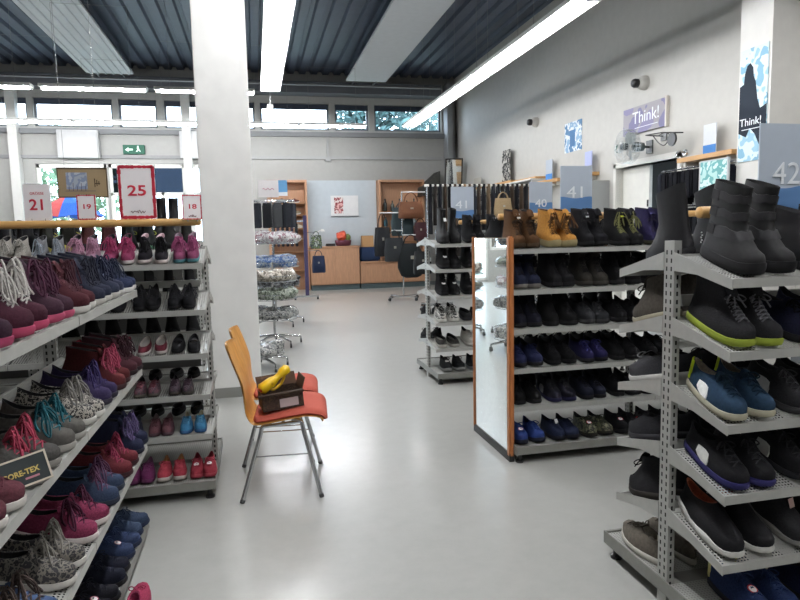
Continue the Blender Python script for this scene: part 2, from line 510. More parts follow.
for i in range(10):  # here too the last one is added behind the camera as front light
    lamp(3.6, 14.6-.82-1.64*i, ZL, 1.64, 0, 'hanging strip lamp, %s from the far end of the right-hand line' % ORD[i], 'lamps in the right-hand line', trough=True, dim=True)
for i in range(4):
    x = -.7-i*1.72
    lamp(x, 11.3, ZL-.03, 1.62, PI/2, 'crosswise strip lamp, %s from the pillar in the nearer cross row' % ORD[i], 'lamps in the nearer cross row', 5.19 if -3.9 < x < -2.1 else ZC+.01)
for i in range(6):
    x = 1.84-i*1.55
    lamp(x, 14.6, ZL, 1.55, PI/2, 'crosswise strip lamp, %s from the right in the farther cross row' % ORD[i], 'lamps in the farther cross row', 5.19 if -4.2 < x < -2 or x > 1.5 else ZC+.01)
# radiant heating panels under the deck
for x0, lab, ribs in ((-3.55, 'long ribbed white heating panel under the dark ceiling, left of the pillar', 6), (2.36, 'long plain white heating panel under the dark ceiling, right of the lamp line', 0)):
    t = thing('heating_panel', lab, 'ceiling panel', (x0, -2.4, 5.2), 0)
    m = MB().box(0, 0, 0, 1.0, 18.3, .05)
    m.build('panel', paint('c9ccd0'), t, bevel=.006)
    for k in range(ribs):
        c = .1+k*.16
        MB().tube([(c, .02, -.008), (c, 18.28, -.008)], .022, 6).build('heating_pipe', paint('c2c6cb'), t, True)
    m = MB()
    for yy in (2, 6, 10, 14, 18): m.cyl((.2, yy, .05), (.2, yy, .41), .006, 5).cyl((.8, yy, .05), (.8, yy, .41), .006, 5)
    m.build('hanger_rod', metal('707276'), t)
    m = MB().cyl((.2, 18.25, .02), (.2, 18.7, .02), .025, 8).cyl((.75, 18.25, .02), (.75, 18.7, .02), .025, 8)
    m.build('supply_pipe', metal('707276'), t, True)
# ------------------------------------------------------------------ double-sided shoe racks
class Rack: pass
def rack(name, label, loc, rz, length, levels, depth=.31, posts=None, post_h=1.4, rail=(.18, None), base_h=.1, base_d=.4, sides=(1, -1), rail_z=1.54, panel=False, bracket_ends=(0, 1), sect=1.0):
    """local frame: x runs along the rack, side +1 is the front (-y), side -1 the back"""
    R = Rack(); R.root = thing(name, label, 'shoe rack', loc, rz)
    R.levels = levels; R.depth = depth; R.length = length; R.base_h = base_h
    R.mw = Matrix.Translation(Vector(loc)) @ Matrix.Rotation(rz, 4, 'Z')
    r = R.root
    posts = posts if posts is not None else [0, length]
    for px in posts:
        m = MB()
        x0 = px if px < length-.01 else px-.03
        m.box(x0, -.028, 0, x0+.03, .028, post_h)
        z = .06
        while z < post_h-.02:
            for sx, ex in ((x0-.0006, 1), (x0+.0306, 1)):
                for yc in (-.013, .013): m.quad([(sx, yc-.004, z), (sx, yc+.004, z), (sx, yc+.004, z+.016), (sx, yc-.004, z+.016)], 1)
            for yc in (-.0286, .0286):
                for xc in (x0+.015,): m.quad([(xc-.004, yc, z), (xc+.004, yc, z), (xc+.004, yc, z+.016), (xc-.004, yc, z+.016)], 1)
            z += .03
        m.build('post', [MET, SLOT_SHADE], r)
    for li, (zf, drop) in enumerate(levels):
        for s in sides:
            dx = .002 if s == 1 else .0
            nsec = max(1, round(length/sect)); m = MB(); w = length/nsec
            for q in range(nsec):
                a, b = q*w+.003, (q+1)*w-.003
                y0, y1 = -s*.038, -s*depth
                m.quad([(a, y0, zf+drop), (b, y0, zf+drop), (b, y1, zf), (a, y1, zf)], 1)
                m.box(a, min(y1, y1-s*.012), zf-.02, b, max(y1, y1-s*.012), zf+.01, 0)
                m.box(a, min(y0, y0-s*.01), zf+drop-.03, b, max(y0, y0-s*.01), zf+drop+.001, 0)
            sh = m.build('shelf', [MET, PERF], r)
            for e in bracket_ends:
                xa = .002 if e == 0 else length-.006
                poly = [(-s*.03, zf+drop-.055), (-s*.03, zf+drop+.012), (-s*(depth+.012), zf+.009), (-s*(depth+.012), zf-.024), (-s*depth*.5, zf+drop*.5-.024)]
                MB().prism(poly, 'x', xa-.004 if e == 0 else xa, xa if e == 0 else xa+.004).build('bracket', MET, sh)
    m = MB()
    m.box(.0, -base_d, base_h-.035, length, base_d, base_h-.012).box(.04, -base_d+.06, .035, length-.04, base_d-.06, base_h-.035)
    m.quad([(0, -base_d, base_h), (length, -base_d, base_h), (length, -.036, base_h), (0, -.036, base_h)], 1)
    m.quad([(0, base_d, base_h), (length, base_d, base_h), (length, .036, base_h), (0, .036, base_h)], 1)
    for s in (-1, 1): m.box(0, s*base_d-.006, base_h-.04, length, s*base_d+.006, base_h+.008)
    m.box(-.006, -base_d-.006, base_h-.045, -.0005, base_d+.006, base_h+.009).box(length+.0005, -base_d-.006, base_h-.045, length+.006, base_d+.006, base_h+.009)
    m.build('base', [MET_D, PERF], r)
    for px in posts:
        for s in (-1, 1):
            xx = min(max(px, .03), length-.03)
            MB().lathe([(.026, 0), (.026, .012), (.014, .02), (.014, base_h-.04)], (xx, s*(base_d-.04), 0), 12).build('foot', BLACK, r)
    if rail:
        a = rail[0]; b = rail[1] if rail[1] is not None else length-.05
        MB().lathe([(.012, a-.001), (.021, a+.004), (.022, a+.02), (.022, b-.02), (.021, b-.004), (.012, b)], (0, 0, rail_z), 14, axis='x').build('handrail', RAILWOOD, r, True)
        n = max(2, int((b-a)/.8)+1)
        for k in range(n):
            x = a+.12+(b-a-.24)*k/(n-1)
            MB().cyl((x, 0, post_h-.22), (x, 0, rail_z-.018), .006, 6).build('rail_support', CHROME, r)
        MB().box(.05, -.012, post_h-.24, length-.05, .012, post_h-.2).build('crossbar', MET, r)
    if panel: MB().box(.04, -.006, .1, length-.04, .006, post_h).build('back_panel', paint('4a4a48'), r)  # added dark sheet that makes the gaps between shelves look unlit
    return R

LV_W = ['top', 'second', 'third', 'fourth', 'fifth', 'bottom']
# rack with the 42 sign, right foreground
R42 = rack('shoe_rack', 'grey steel shoe rack in the right foreground, seen end-on, its upright nearest', (1.466, 2.02, 0), 0, 1.6,
           [(1.272, .075), (1.036, .075), (.795, .075), (.555, .075), (.315, .075)], .305, rail=(.115, 1.55), rail_z=1.5)
# rack with the mirror end
RM = rack('shoe_rack', 'steel shoe rack with a mirror on its aisle end and a wooden rail', (1.53, 3.92, 0), 0, 2.0,
          [(1.325, .045), (1.072, .045), (.827, .045), (.578, .045), (.336, .045)], .31, posts=[0, 1.0, 2.0], rail=(.03, 1.95), base_d=.38, sect=1.0)
m = MB().box(-.022, -.29, .05, -.006, .335, 1.405); m.build('mirror_back', paint('7c6a52'), RM.root)
MB().box(-.0245, -.27, .055, -.0222, .325, 1.4).build('mirror', metal('eef2f0', .02), RM.root)
MB().box(-.034, -.335, .03, .0, -.29, 1.415).build('mirror_edge', wood('b4713f', 'edge', 2), RM.root, bevel=.008)
MB().box(-.034, .325, .03, -.004, .343, 1.41).build('mirror_edge', wood('b4713f', 'edge', 2), RM.root, bevel=.004)
MB().box(-.032, -.33, .0, -.001, .34, .05).build('mirror_kickboard', paint('2a2a2a'), RM.root)
# the farther rack with a 41 sign
RF = rack('shoe_rack', 'steel shoe rack behind the mirror rack, carrying the small pale 41 sign', (1.64, 6.05, 0), 0, 2.0,
          [(1.325, .05), (1.085, .05), (.83, .05), (.575, .05), (.325, .05)], .33, posts=[0, 1.0, 2.0], rail=(.35, 1.95), base_d=.4)
# children's rack on the left
RK = rack('shoe_rack', "children's shoe rack beside the pillar, under the signs 19, 21 and 25", (-2.28, 3.9, 0), 0, 2.0,
          [(1.30, .085), (1.046, .085), (.803, .085), (.573, .02), (.347, .02)], .31, posts=[0, 1.0, 2.0], rail=(-.05, 1.975), base_d=.38)
# long run along the left edge, shelves face the aisle
RLF = rack('shoe_rack', 'long steel shoe rack running along the left edge, slanted shelves facing the aisle', (-.94, 1.14, 0), PI/2, 2.02,
           [(1.2, .085), (.825, .085), (.452, .07)], .375, posts=[0, 1.01, 2.02], rail=None, base_d=.365, base_h=.085, sides=(1,), post_h=1.38)
# rack behind the children's rack
RB = rack('shoe_rack', "tall shoe rack behind the children's rack with black boots on its top", (-2.75, 5.25, 0), 0, 2.32,
          [(1.41, .01), (1.05, .02), (.7, .02), (.4, .02)], .3, posts=[0, 1.1, 2.32], rail=None, base_d=.34, panel=True)  # panel is added to block the bright storefront seen through the shelves

# ------------------------------------------------------------------ signs
RED = paper('c8384a'); SHEET = paper('f6f1f1'); BLUE_S = paper('6288b8'); GREY_S = paper('bcc6d2'); LETTER = paper('eef2f6')
def red_sign(x, y, z, w, h, num, label, border=0, small=None, rz=0, scrawl=False):
    t = thing('size_sign', label, 'sign', (x, y, z), rz)
    MB().box(-w/2, -.003, 0, w/2, .003, h).build('sheet', SHEET, t)
    MB().box(-w/2-.003, .0031, -.01, w/2+.003, .006, h+.003).build('backing', glass('e8f0f0', .06, 'acryl'), t)
    if border:
        rnd = random.Random(int(w*1e4)); m = MB(); yf = -.0045
        def edge(p, q):
            n = 14
            for i in range(n):
                a = [p[k]+(q[k]-p[k])*i/n for k in (0, 1)]; b = [p[k]+(q[k]-p[k])*(i+1.15)/n for k in (0, 1)]
                j = border*.5*rnd.uniform(.75, 1.25)
                if abs(a[0]-b[0]) > abs(a[1]-b[1]): m.box(min(a[0], b[0]), yf, a[1]-j, max(a[0], b[0]), -.0031, a[1]+j)
                else: m.box(a[0]-j, yf, min(a[1], b[1]), a[0]+j, -.0031, max(a[1], b[1]))
        e = border*.6
        edge((-w/2+e, e), (w/2-e, e)); edge((w/2-e, e), (w/2-e, h-e)); edge((-w/2+e, h-e), (w/2-e, h-e)); edge((-w/2+e, e), (-w/2+e, h-e))
        m.build('border', RED, t)
    lettering(num, h*(.27 if border else .42), (0, -.004, h*.52 if border else h*.42), RED, t, bold=.0015 if w > .12 else .0005, width=w*(.5 if w > .12 else .4))
    if small: lettering(small, h*.1, (0, -.004, h*.74), RED, t)
    if scrawl:
        pts = [(-w*.2+w*.4*i/16, -.004, h*.13+h*.022*math.sin(i*2.1)+(.01 if i in (5, 9) else 0)) for i in range(17)]
        MB().tube(catmull(pts, 3), .0016, 4).build('handwriting', paper('6a3038'), t)
    m = MB().cyl((-w*.25, 0, -.012), (-w*.25, 0, .01), .004, 6).cyl((w*.25, 0, -.012), (w*.25, 0, .01), .004, 6)
    m.build('holder', CHROME, t)
    return t
RZ = 1.562
red_sign(-.647, 3.9, RZ, .2, .305, '25', 'large white sign 25 with a hand-drawn red border on the wooden rail', .016, None, 0, True)
red_sign(-1.17, 3.9, RZ, .137, .2, '21', 'white sign with a red 21 at the left on the wooden rail', 0, 'GRÖSSE')
red_sign(-.92, 3.9, RZ, .1, .14, '19', 'small white sign 19 with thin red border, left of the 25 sign', .006, None)
red_sign(-.345, 3.82, RZ-.01, .105, .14, '18', 'small white sign 18 half hidden by the pillar edge', .005, None, .2, True)

def blue_sign(x, y, z, w, h, num, label, frac=.32):
    t = thing('size_sign', label, 'sign', (x, y, z), 0)
    MB().box(-w/2, -.003, 0, w/2, .003, h).build('sheet', GREY_S, t)
    n = 10
    poly = [(-w/2, .001), (w/2, .001)]+[(w/2-w*i/n, h*frac+h*.02*math.sin(i*.7+1)) for i in range(n+1)]
    MB().prism(poly, 'y', -.0045, -.0031).build('blue_band', BLUE_S, t)
    lettering(num, h*.36, (0, -.006, h*(.3 if w < .2 else .42)), LETTER, t, width=w*.5)
    MB().cyl((-w*.2, 0, -.012), (-w*.2, 0, .006), .004, 6).cyl((w*.2, 0, -.012), (w*.2, 0, .006), .004, 6).build('holder', CHROME, t)
    return t
blue_sign(2.12, 3.92, RZ, .232, .308, '41', 'larger blue-grey sign 41 on the wooden rail of the mirror rack')
blue_sign(1.872, 3.94, RZ, .165, .205, '40', 'small blue-grey sign 40 left of the larger 41 sign')
blue_sign(2.03, 6.05, RZ+.02, .238, .31, '41', 'pale blue sign 41 on the rack behind the mirror rack', .24)
blue_sign(1.915, 1.98, RZ-.062, .235, .315, '42', 'large blue-grey sign 42 at the right edge above the strapped boots', .28)
# ------------------------------------------------------------------ shoes
def sst(a): a = max(0, min(1, a)); return a*a*(3-2*a)
KINDS = {}
_lowbase = [(.0, .27, 1.0, .02, .02), (-.002, .272, 1.02, .034, .034), (.0, .269, .99, .05, .05)]
KINDS['sneaker'] = dict(out=_lowbase+[(.003, .258, .92, .06, .064), (.005, .225, .84, .07, .075), (.006, .185, .76, .079, .09), (.006, .15, .68, .09, .1), (.004, .135, .6, .1, .102)],
                        inn=[(.012, .126, .5, .098, .099), (.02, .125, .46, .06, .07)])
KINDS['boot'] = dict(out=_lowbase+[(.003, .258, .93, .062, .066), (.005, .222, .86, .078, .08), (.008, .18, .78, .098, .108), (.008, .15, .72, .125, .13), (.0, .138, .74, .16, .16)],
                     inn=[(.01, .128, .62, .157, .157), (.016, .13, .6, .08, .085)])
KINDS['tall'] = dict(out=_lowbase+[(.003, .258, .94, .064, .068), (.004, .225, .88, .08, .084), (.004, .185, .78, .105, .112), (.004, .155, .7, .15, .155), (-.002, .145, .7, .21, .213), (-.006, .145, .73, .27, .268)],
                     inn=[(.002, .137, .64, .268, .266), (.006, .135, .6, .15, .15)])
KINDS['slip'] = dict(out=[(.0, .27, 1.0, .012, .012), (-.002, .272, 1.0, .026, .026), (.002, .266, .96, .042, .04), (.005, .245, .9, .05, .055), (.007, .215, .84, .055, .064)],
                     inn=[(.014, .2, .74, .052, .06), (.02, .195, .72, .022, .028)])
KINDS['strap'] = KINDS['sneaker']; KINDS['high'] = KINDS['boot']; KINDS['lacetall'] = dict(out=KINDS['boot']['out'][:6]+[(.008, .155, .74, .145, .15), (.0, .145, .78, .208, .208)], inn=[(.01, .134, .66, .205, .205), (.016, .136, .62, .1, .1)])

def ring(p, side, N=20):
    xb, xf, k, zb, zf = p; out = []
    for i in range(N):
        a = 2*PI*i/N; c = math.cos(a); s = math.sin(a)
        t = .5+.5*c; x = xb+(xf-xb)*t
        w = (.031+(.0465-.031)*sst(x/.17))*k
        y = w*math.copysign(abs(s)**(.72 if c > 0 else .72+.2*abs(c)), s) + side*.007*math.sin(PI*max(0, min(1, x/.27)))
        z = zb+(zf-zb)*sst(t)
        if .085 < zb < .12: z += .012*(-math.sin(PI*t)+.75*(1-t)**4+.4*t**4)*min(1, (zb-.085)/.015)
        if x > .19: z += .016*((x-.19)/.08)**2
        out.append((x, y, z))
    return out
def rid(kind, x):
    """height and width of the instep at x"""
    o = KINDS[kind]['out'][2:]
    for a, b in zip(o, o[1:]):
        if b[1] <= x <= a[1]:
            f = (a[1]-x)/(a[1]-b[1]+1e-9)
            return a[4]+(b[4]-a[4])*f + (.016*((x-.19)/.08)**2 if x > .19 else 0), (.031+(.0155)*sst(x/.17))*(a[2]+(b[2]-a[2])*f)
    l = o[-1]
    return l[4], .03
_sm = {}
def smesh(key, fn, smooth=1.1):
    if key not in _sm:
        mb = fn(); me = mb.mesh(key[0], smooth)
        for i in range(max(mb.mi)+1): me.materials.append(BLACK)
        _sm[key] = me
    return _sm[key]
def m_upper(kind, side):
    def fn():
        mb = MB(); K = KINDS[kind]; rs = [ring(p, side) for p in K['out']]
        # creases of worn-in cloth and leather
        amp = .0035 if kind == 'tall' else .0018
        for q, r_ in enumerate(rs):
            if q >= 3:
                for i_, (x, y, z) in enumerate(r_):
                    nv = noise.noise_vector(Vector((x*38+side*3, y*38, z*45)))
                    r_[i_] = (x+nv.x*amp, y+nv.y*amp, z+nv.z*amp*.6)
        rs.append([(x*.985+.002, y*.93, z-.001) for x, y, z in ring(K['out'][-1], side)])
        mb.loft(rs, True, False); return mb
    return smesh(('upper', kind, side), fn)
def m_lining(kind, side):
    def fn():
        K = KINDS[kind]; last = K['out'][-1]
        rs = [[(x*.985+.002, y*.93, z-.001) for x, y, z in ring(last, side)]]+[ring(p, side) for p in K['inn']]
        return MB().loft(rs, False, True)
    return smesh(('lining', kind, side), fn)
def m_sole(kind, side, thick, wave=False):
    def fn():
        h = {'thin': .016, 'mid': .026, 'thick': .04}[thick]
        def z(r, dz): return [(x, y, zz-.02+dz+(.006*math.sin(x*45) if wave and dz > .01 else 0)) for x, y, zz in r]
        rs = [z(ring((.004, .262, .95, .02, .02), side), 0), z(ring((-.004, .276, 1.05, .02, .02), side), .004), z(ring((-.006, .279, 1.08, .02, .02), side), h*.6),
              z(ring((-.004, .276, 1.06, .02, .02), side), h), z(ring((.006, .262, .94, .02, .02), side), h+.002)]
        return MB().loft(rs)
    return smesh(('sole', kind, side, thick, wave), fn)
def vamp_range(kind):
    o = KINDS[kind]['out']
    return o[4][1]+.004, o[7][1]+.002 if len(o) > 7 else o[-1][1]
def m_lace(kind, side, style, seed):
    def fn():
        rnd = random.Random(seed*7+3); mb = MB(); xa, xb = vamp_range(kind); o = KINDS[kind]['out']
        if kind in ('boot', 'high', 'lacetall'): xb = o[6][1]
        n = 5 if kind not in ('boot', 'high', 'lacetall') else 7
        yc = side*.006
        for i in range(n):
            x = xa+(xb-xa)*i/(n-1); z, w = rid(kind, x)
            x2 = xa+(xb-xa)*min(i+.8, n-1)/(n-1); z2, w2 = rid(kind, x2); hw = w*.52
            for s in (-1, 1):
                mb.tube(catmull([(x-.003, yc+s*hw, z-.004), (x-.002+(x2-x)*.5, yc, (z+z2)/2+.006), (x2-.003, yc-s*hw, z2-.004)], 3), .0024, 5)
        z, w = rid(kind, xb); k = Vector((xb+.004, yc, z+.006))
        if style == 'bow':
            for s in (-1, 1):
                mb.tube(catmull([k, k+Vector((.012, s*.018, .008)), k+Vector((.022, s*.034, -.002)), k+Vector((.016, s*.026, -.012)), k], 3), .0024, 5)
                mb.tube(catmull([k, k+Vector((.02, s*.008, .002)), k+Vector((.045, s*.02, -.022))], 3), .0024, 5)
        elif style in ('long', 'wild'):
            nn = 5 if style == 'long' else 8
            for j in range(nn):
                sy = rnd.uniform(-.045, .045); dx = rnd.uniform(.015, .06); up_ = rnd.uniform(.015, .05)
                a = k+Vector((dx*.4, sy*.4, up_)); b = k+Vector((dx, sy, rnd.uniform(-.02, .01)))
                zz = -.03-rnd.uniform(0, .02)
                c = k+Vector((dx*.9+.02, sy*1.2, zz)); d = k+Vector((dx*.7, sy*1.1+.012, zz*.6)); e = k+Vector((dx*.4, sy*.5+.01, up_*.4))
                pts = [k, a, b, c, d, e, k] if j % 3 else [k, a, b, c]
                mb.tube(catmull(pts, 4), .0026+.0006*(style == 'wild'), 5)
        return mb
    return smesh(('laces', kind, side, style, seed), fn)
def m_tongue(kind, side):
    def fn():
        o = KINDS[kind]['out'][-1]; x, z = o[1], o[4]; y = side*.005
        rs = []
        for dx, dz, w, th in ((.03, -.022, .02, .004), (.012, -.006, .021, .005), (.002, .004, .021, .005), (-.005, .012, .018, .004), (-.008, .014, .012, .003)):
            rs.append([(x+dx+th*.5, y-w, z+dz-.004), (x+dx+th, y-w*.5, z+dz+.001), (x+dx+th*1.2, y, z+dz+.002), (x+dx+th, y+w*.5, z+dz+.001), (x+dx+th*.5, y+w, z+dz-.004), (x+dx-th, y, z+dz)])
        return MB().loft(rs)
    return smesh(('tongue', kind, side), fn)
def m_strap(kind, side, i):
    def fn():
        x0 = (.196, .163)[i] if kind != 'slip' else .15; hw = .0125; mb = MB(); rs = []
        for j in range(13):
            u = -1+2*j/12; row = []
            for dx, off in ((-hw, -.002), (-hw, .0035), (hw, .0035), (hw, -.002)):
                x = x0+dx
                if kind == 'slip': z, w = .07, .036
                else: z, w = rid(kind, x)
                row.append((x, side*.006+u*(w+off), .032+(z+off-.032)*(max(0, 1-abs(u)**2.4))**.55))
            rs.append(row)
        return mb.loft(rs)
    return smesh(('strap', kind, side, i), fn)
def m_band(side, i):
    """wide strap around a tall shaft"""
    def fn():
        z0 = (.1, .155, .21)[i]; K = KINDS['tall']['out']
        def at(z, sc):
            for a, b in zip(K[4:], K[5:]):
                if a[3] <= z <= b[3] or b is K[-1]:
                    f = (z-a[3])/(b[3]-a[3]); p = [a[q]+(b[q]-a[q])*f for q in range(5)]
                    return [(x*(1+(sc-1)*.35)-.001*(sc > 1), y*sc, zz) for x, y, zz in ring((p[0], p[1], p[2], z, z+.004), side)]
        lo = [at(z0, .96), at(z0, 1.1), at(z0+.026, 1.1), at(z0+.026, .96)]
        # strap runs across the front and outer side only, with a raised end tab
        idx = [q for q in range(20) if lo[1][q][0] > .045 or lo[1][q][1]*-side > .012]
        idx.sort(key=lambda q: math.atan2(lo[1][q][1]*-side, lo[1][q][0]-.07))
        rs = [[Vector(l[q])+Vector((0, 0, .004*math.sin(q*1.7+i))) for l in lo] for q in idx]
        mb = MB().loft(rs)
        p = Vector(lo[1][idx[-2]]); mb.box(p.x-.016, p.y-.004, p.z-.003, p.x+.016, p.y+.004, p.z+.03)
        return mb
    return smesh(('ankle_band', side, i), fn)
def m_disc(r=.012):
    def fn(): return MB().lathe([(r, 0), (r, .001)], n=14)
    return smesh(('sticker', r), fn)
def m_ringdisc():
    def fn(): return MB().lathe([(.0165, -.0004), (.0165, .0008)], n=16)
    return smesh(('sticker_rim',), fn)
def m_patch(side):
    def fn():
        mb = MB(); rs = []
        for x, z0, z1 in ((.085, .045, .066), (.1, .036, .068), (.12, .03, .07), (.14, .03, .066), (.15, .03, .045)):
            w = (.031+.0155*sst(x/.17)); y = -w*1.03*.985-.0015
            yy = lambda z: (y*(1-.16*max(0, (z-.035)/.03)**1.5)) + side*.006
            rs.append([(x, yy(z0)+.003, z0), (x, yy(z0)-.0012, z0), (x, yy((z0+z1)/2)-.0012, (z0+z1)/2), (x, yy(z1)-.0012, z1), (x, yy(z1)+.004, z1)])
        return mb.loft(rs)
    return smesh(('side_patch', side), fn)
def m_heel(side):
    def fn():
        mb = MB(); rs = []
        for zz, k in ((.035, 1.02), (.06, .99), (.085, .95), (.098, .9)):
            r = [p for p in ring((-.002, .2, .86*k if zz > .05 else 1.0, zz, zz), side) if p[0] < .03]
            r = sorted(r, key=lambda p: p[1])
            rs.append([(x-.003, y*1.03, z) for x, y, z in r]+[(x+.004, y*.9, z) for x, y, z in reversed(r)])
        n = min(len(r) for r in rs); rs = [r for r in rs if len(r) == n]
        return mb.loft(rs)
    return smesh(('heel_patch', side), fn)
def m_pull(kind):
    def fn():
        o = KINDS[kind]['out'][-1]
        return MB().tube(catmull([(o[0]+.003, 0, o[3]-.012), (o[0]-.01, 0, o[3]), (o[0]-.006, 0, o[3]+.016), (o[0]+.006, 0, o[3]+.006)], 3), .0035, 5)
    return smesh(('pull_loop', kind), fn)
def m_tag():
    def fn(): return MB().box(0, -.012, -.03, .0008, .012, 0)
    return smesh(('price_tag',), fn, False)
TOPNAME = {'sneaker': 'sneaker', 'boot': 'ankle_boot', 'high': 'high_top_shoe', 'tall': 'tall_boot', 'lacetall': 'lace_up_boot', 'slip': 'slip_on_shoe', 'strap': 'strap_shoe'}
NSHOE = 0
def P(desc, kind, up_, sole='1c1c1e', lace=None, style='bow', lining='2a2a2c', thick='mid', mtl=fabric, extra=(), wave=False, pat=None, L=None):
    return dict(desc=desc, kind=kind, up=up_, sole=sole, lace=lace, style=style, lining=lining, thick=thick, mtl=mtl, extra=extra, wave=wave, pat=pat, L=L)
def setm(o, m, i=0):
    s = o.material_slots[i]; s.link = 'OBJECT'; s.material = m
def dk(h, f=.66):
    c = lin(h if len(h) == 6 else h*2); g = sum(c)/3; out = ''
    for v in c:
        v = (v*.85+g*.15)*f; v = 12.92*v if v <= .0031308 else 1.055*v**(1/2.4)-.055
        out += '%02x' % int(round(v*255))
    return out
def shoe(spec, side, mw, scale, label, group, seed=0):
    global NSHOE; NSHOE += 1
    k = spec['kind']
    t = thing(TOPNAME[k], label, 'shoe', (0, 0, 0), 0, group)
    t.matrix_world = mw @ Matrix.Scale(scale, 4)
    U = spec['pat'] or spec['mtl'](dk(spec['up']))
    o = link('upper', m_upper(k, side), t); setm(o, U)
    s = link('sole', m_sole('s', side, spec['thick'], spec['wave']), t); setm(s, rubber(dk(spec['sole'], .85)))
    li = link('lining', m_lining(k, side), t); setm(li, fabric(dk(spec['lining'], .85)))
    if spec['lace']:
        l = link('laces', m_lace(k, side, spec['style'], seed % 3), t); setm(l, fabric(dk(spec['lace'])))
    if k in ('sneaker', 'high', 'boot', 'lacetall') and spec['lace']:
        g = link('tongue', m_tongue(k, side), t); setm(g, U)
    if k == 'strap':
        for i in (0, 1):
            g = link('strap', m_strap(k, side, i), t); setm(g, spec['mtl'](dk(spec['lace'])) if spec['lace'] else U)
    for e in spec['extra']:
        if e == 'bands':
            for i in range(3):
                g = link('ankle_strap', m_band(side, i), t); setm(g, leather('2b2b2d'))
        elif e == 'pull':
            g = link('pull_loop', m_pull(k), t); setm(g, fabric(spec['lining']))
        elif e == 'studs':
            if side == 1:
                m = smesh(('heel_studs', side), lambda: [mb for mb in [MB()] if [mb.lathe([(.0022, -.0016), (.0026, 0), (.0022, .0016)], (.012+.004*(i % 2), -.0235-.0016*i, .05+.009*i), 6, axis='y') for i in range(5)]][0])
                g = link('heel_studs', m, t); setm(g, plastic('d8d8d8'))
        elif e[0] == 'patch':
            g = link('side_patch', m_patch(side), t); setm(g, leather(e[1])); g['label'] = 'white side patch'
        elif e[0] == 'heel':
            g = link('heel_patch', m_heel(side), t); setm(g, leather(e[1]))
        elif e[0] == 'bar':     # slip-on strap
            g = link('strap', m_strap('slip', side, 0), t); setm(g, spec['mtl'](e[1]))
        elif e[0] == 'dot' and (e[-1] == 'both' or side == 1):
            x = .2; z, w = rid(k, x) if k != 'slip' else (.06, .03)
            g = link('sticker', m_disc(.013), t); setm(g, paper('f0e9e9'))
            d = link('sticker_rim', m_ringdisc(), g); setm(d, paper(e[1]))
            g.location = (x, side*.004, z+.0045); g.rotation_euler = (0, .35, 0)
        elif e[0] == 'tag' and side == 1:
            g = link('price_tag', m_tag(), t); setm(g, paper(e[1])); z, w = rid(k, .15)
            g.location = (.165, .012, z+.02); g.rotation_euler = (0, -.5, .2)
    return t

_rnd = random.Random(11)
def row(R, level, side, specs, x0, pitch, L, rackname, frm, group, reverse=False, toe_gap=-.012, jit=3.5, pairgap=.02, order_from=None):
    """a row of shoes on one shelf; pairs side by side, toes at the lip"""
    if level < len(R.levels): zf, drop = R.levels[level]
    else: zf, drop = R.base_h, 0
    d = R.depth if level < len(R.levels) else (.37 if R is RLF else .35)
    run = d-.038; ang = math.atan2(drop, run)
    n = 0; x = x0; total = sum(1 for s in specs if s)*2
    for pi_, sp in enumerate(specs):
        if sp is None: x += pitch*2+pairgap; continue
        for q in (0, 1):
            sc = (sp['L'] or L)/.272
            # toe direction (0,-side)
            f = Vector((0, -side*math.cos(ang), -math.sin(ang))); zz = Vector((0, -side*math.sin(ang), math.cos(ang)))
            yy = zz.cross(f)
            M3 = Matrix((f, yy, zz)).transposed().to_4x4()
            hx = x+(pitch*.5)
            off = -side*(d-toe_gap-_rnd.uniform(0, .012)) + side*(sp['L'] or L)*1.025*math.cos(ang)
            frac = (abs(off)-.038)/run if abs(off) > .038 else 0
            hz = zf+drop*(1-(abs(off)*1.0-.038)/run if off*(-side) > 0 else 1+(abs(off)+.038)/run)
            yaw = math.radians(_rnd.uniform(-jit, jit))
            mw = R.mw @ Matrix.Translation((hx, off, hz+.0015)) @ M3 @ Matrix.Rotation(yaw, 4, 'Z')
            # which foot: left of the pair seen from the toes
            foot = (1 if q == 0 else -1)
            idx = n if not reverse else total-1-n
            lv = LV_W[level] if level < len(R.levels) else 'bottom'
            label = '%s, %s from %s, %s shelf, %s' % (sp['desc'], ORD[idx], frm, lv, rackname)
            shoe(sp, foot, mw, sc, label, group, n)
            n += 1; x += pitch
        x += pairgap

BK, CH, NV = '1a1a1d', '2c2c30', '20273f'
# ---- rack 42, front side
G = 'shoes on the front of the 42 rack'
row(R42, 0, 1, [P('black boot with three straps', 'tall', '262628', BK, None, lining='1a1a1a', mtl=leather, extra=('bands', 'studs'), thick='thick', L=.275), P('black studded boot', 'high', BK, BK, '55555a', 'bow', mtl=leather, L=.3, extra=(('tag', 'dddddd'),))], .04, .125, .3, '42 rack', 'the aisle', G, pairgap=.015)
row(R42, 1, 1, [P('black hiking shoe with lime sole', 'high', '28282b', 'a8b822', '77777c', 'bow', thick='mid', L=.295), P('black shoe with blue toe', 'sneaker', '1d2038', BK, BK), P('black sneaker', 'sneaker', BK, BK, BK)], .012, .115, .295, '42 rack', 'the aisle', G)
row(R42, 2, 1, [P('blue sneaker with cream sole', 'sneaker', '27435c', 'c9c3a8', '1d3448', 'bow', '8a7d70', extra=(('patch', 'f2f2ee'), ('heel', 'b9cc2c')), mtl=suede), P('charcoal sneaker with white stripe', 'sneaker', '2d2d30', '3a3a3c', '4a4a4e', 'bow', extra=(('patch', 'c8c8c8'),)), P('black sneaker', 'sneaker', BK, BK, BK)], .012, .112, .285, '42 rack', 'the aisle', G)
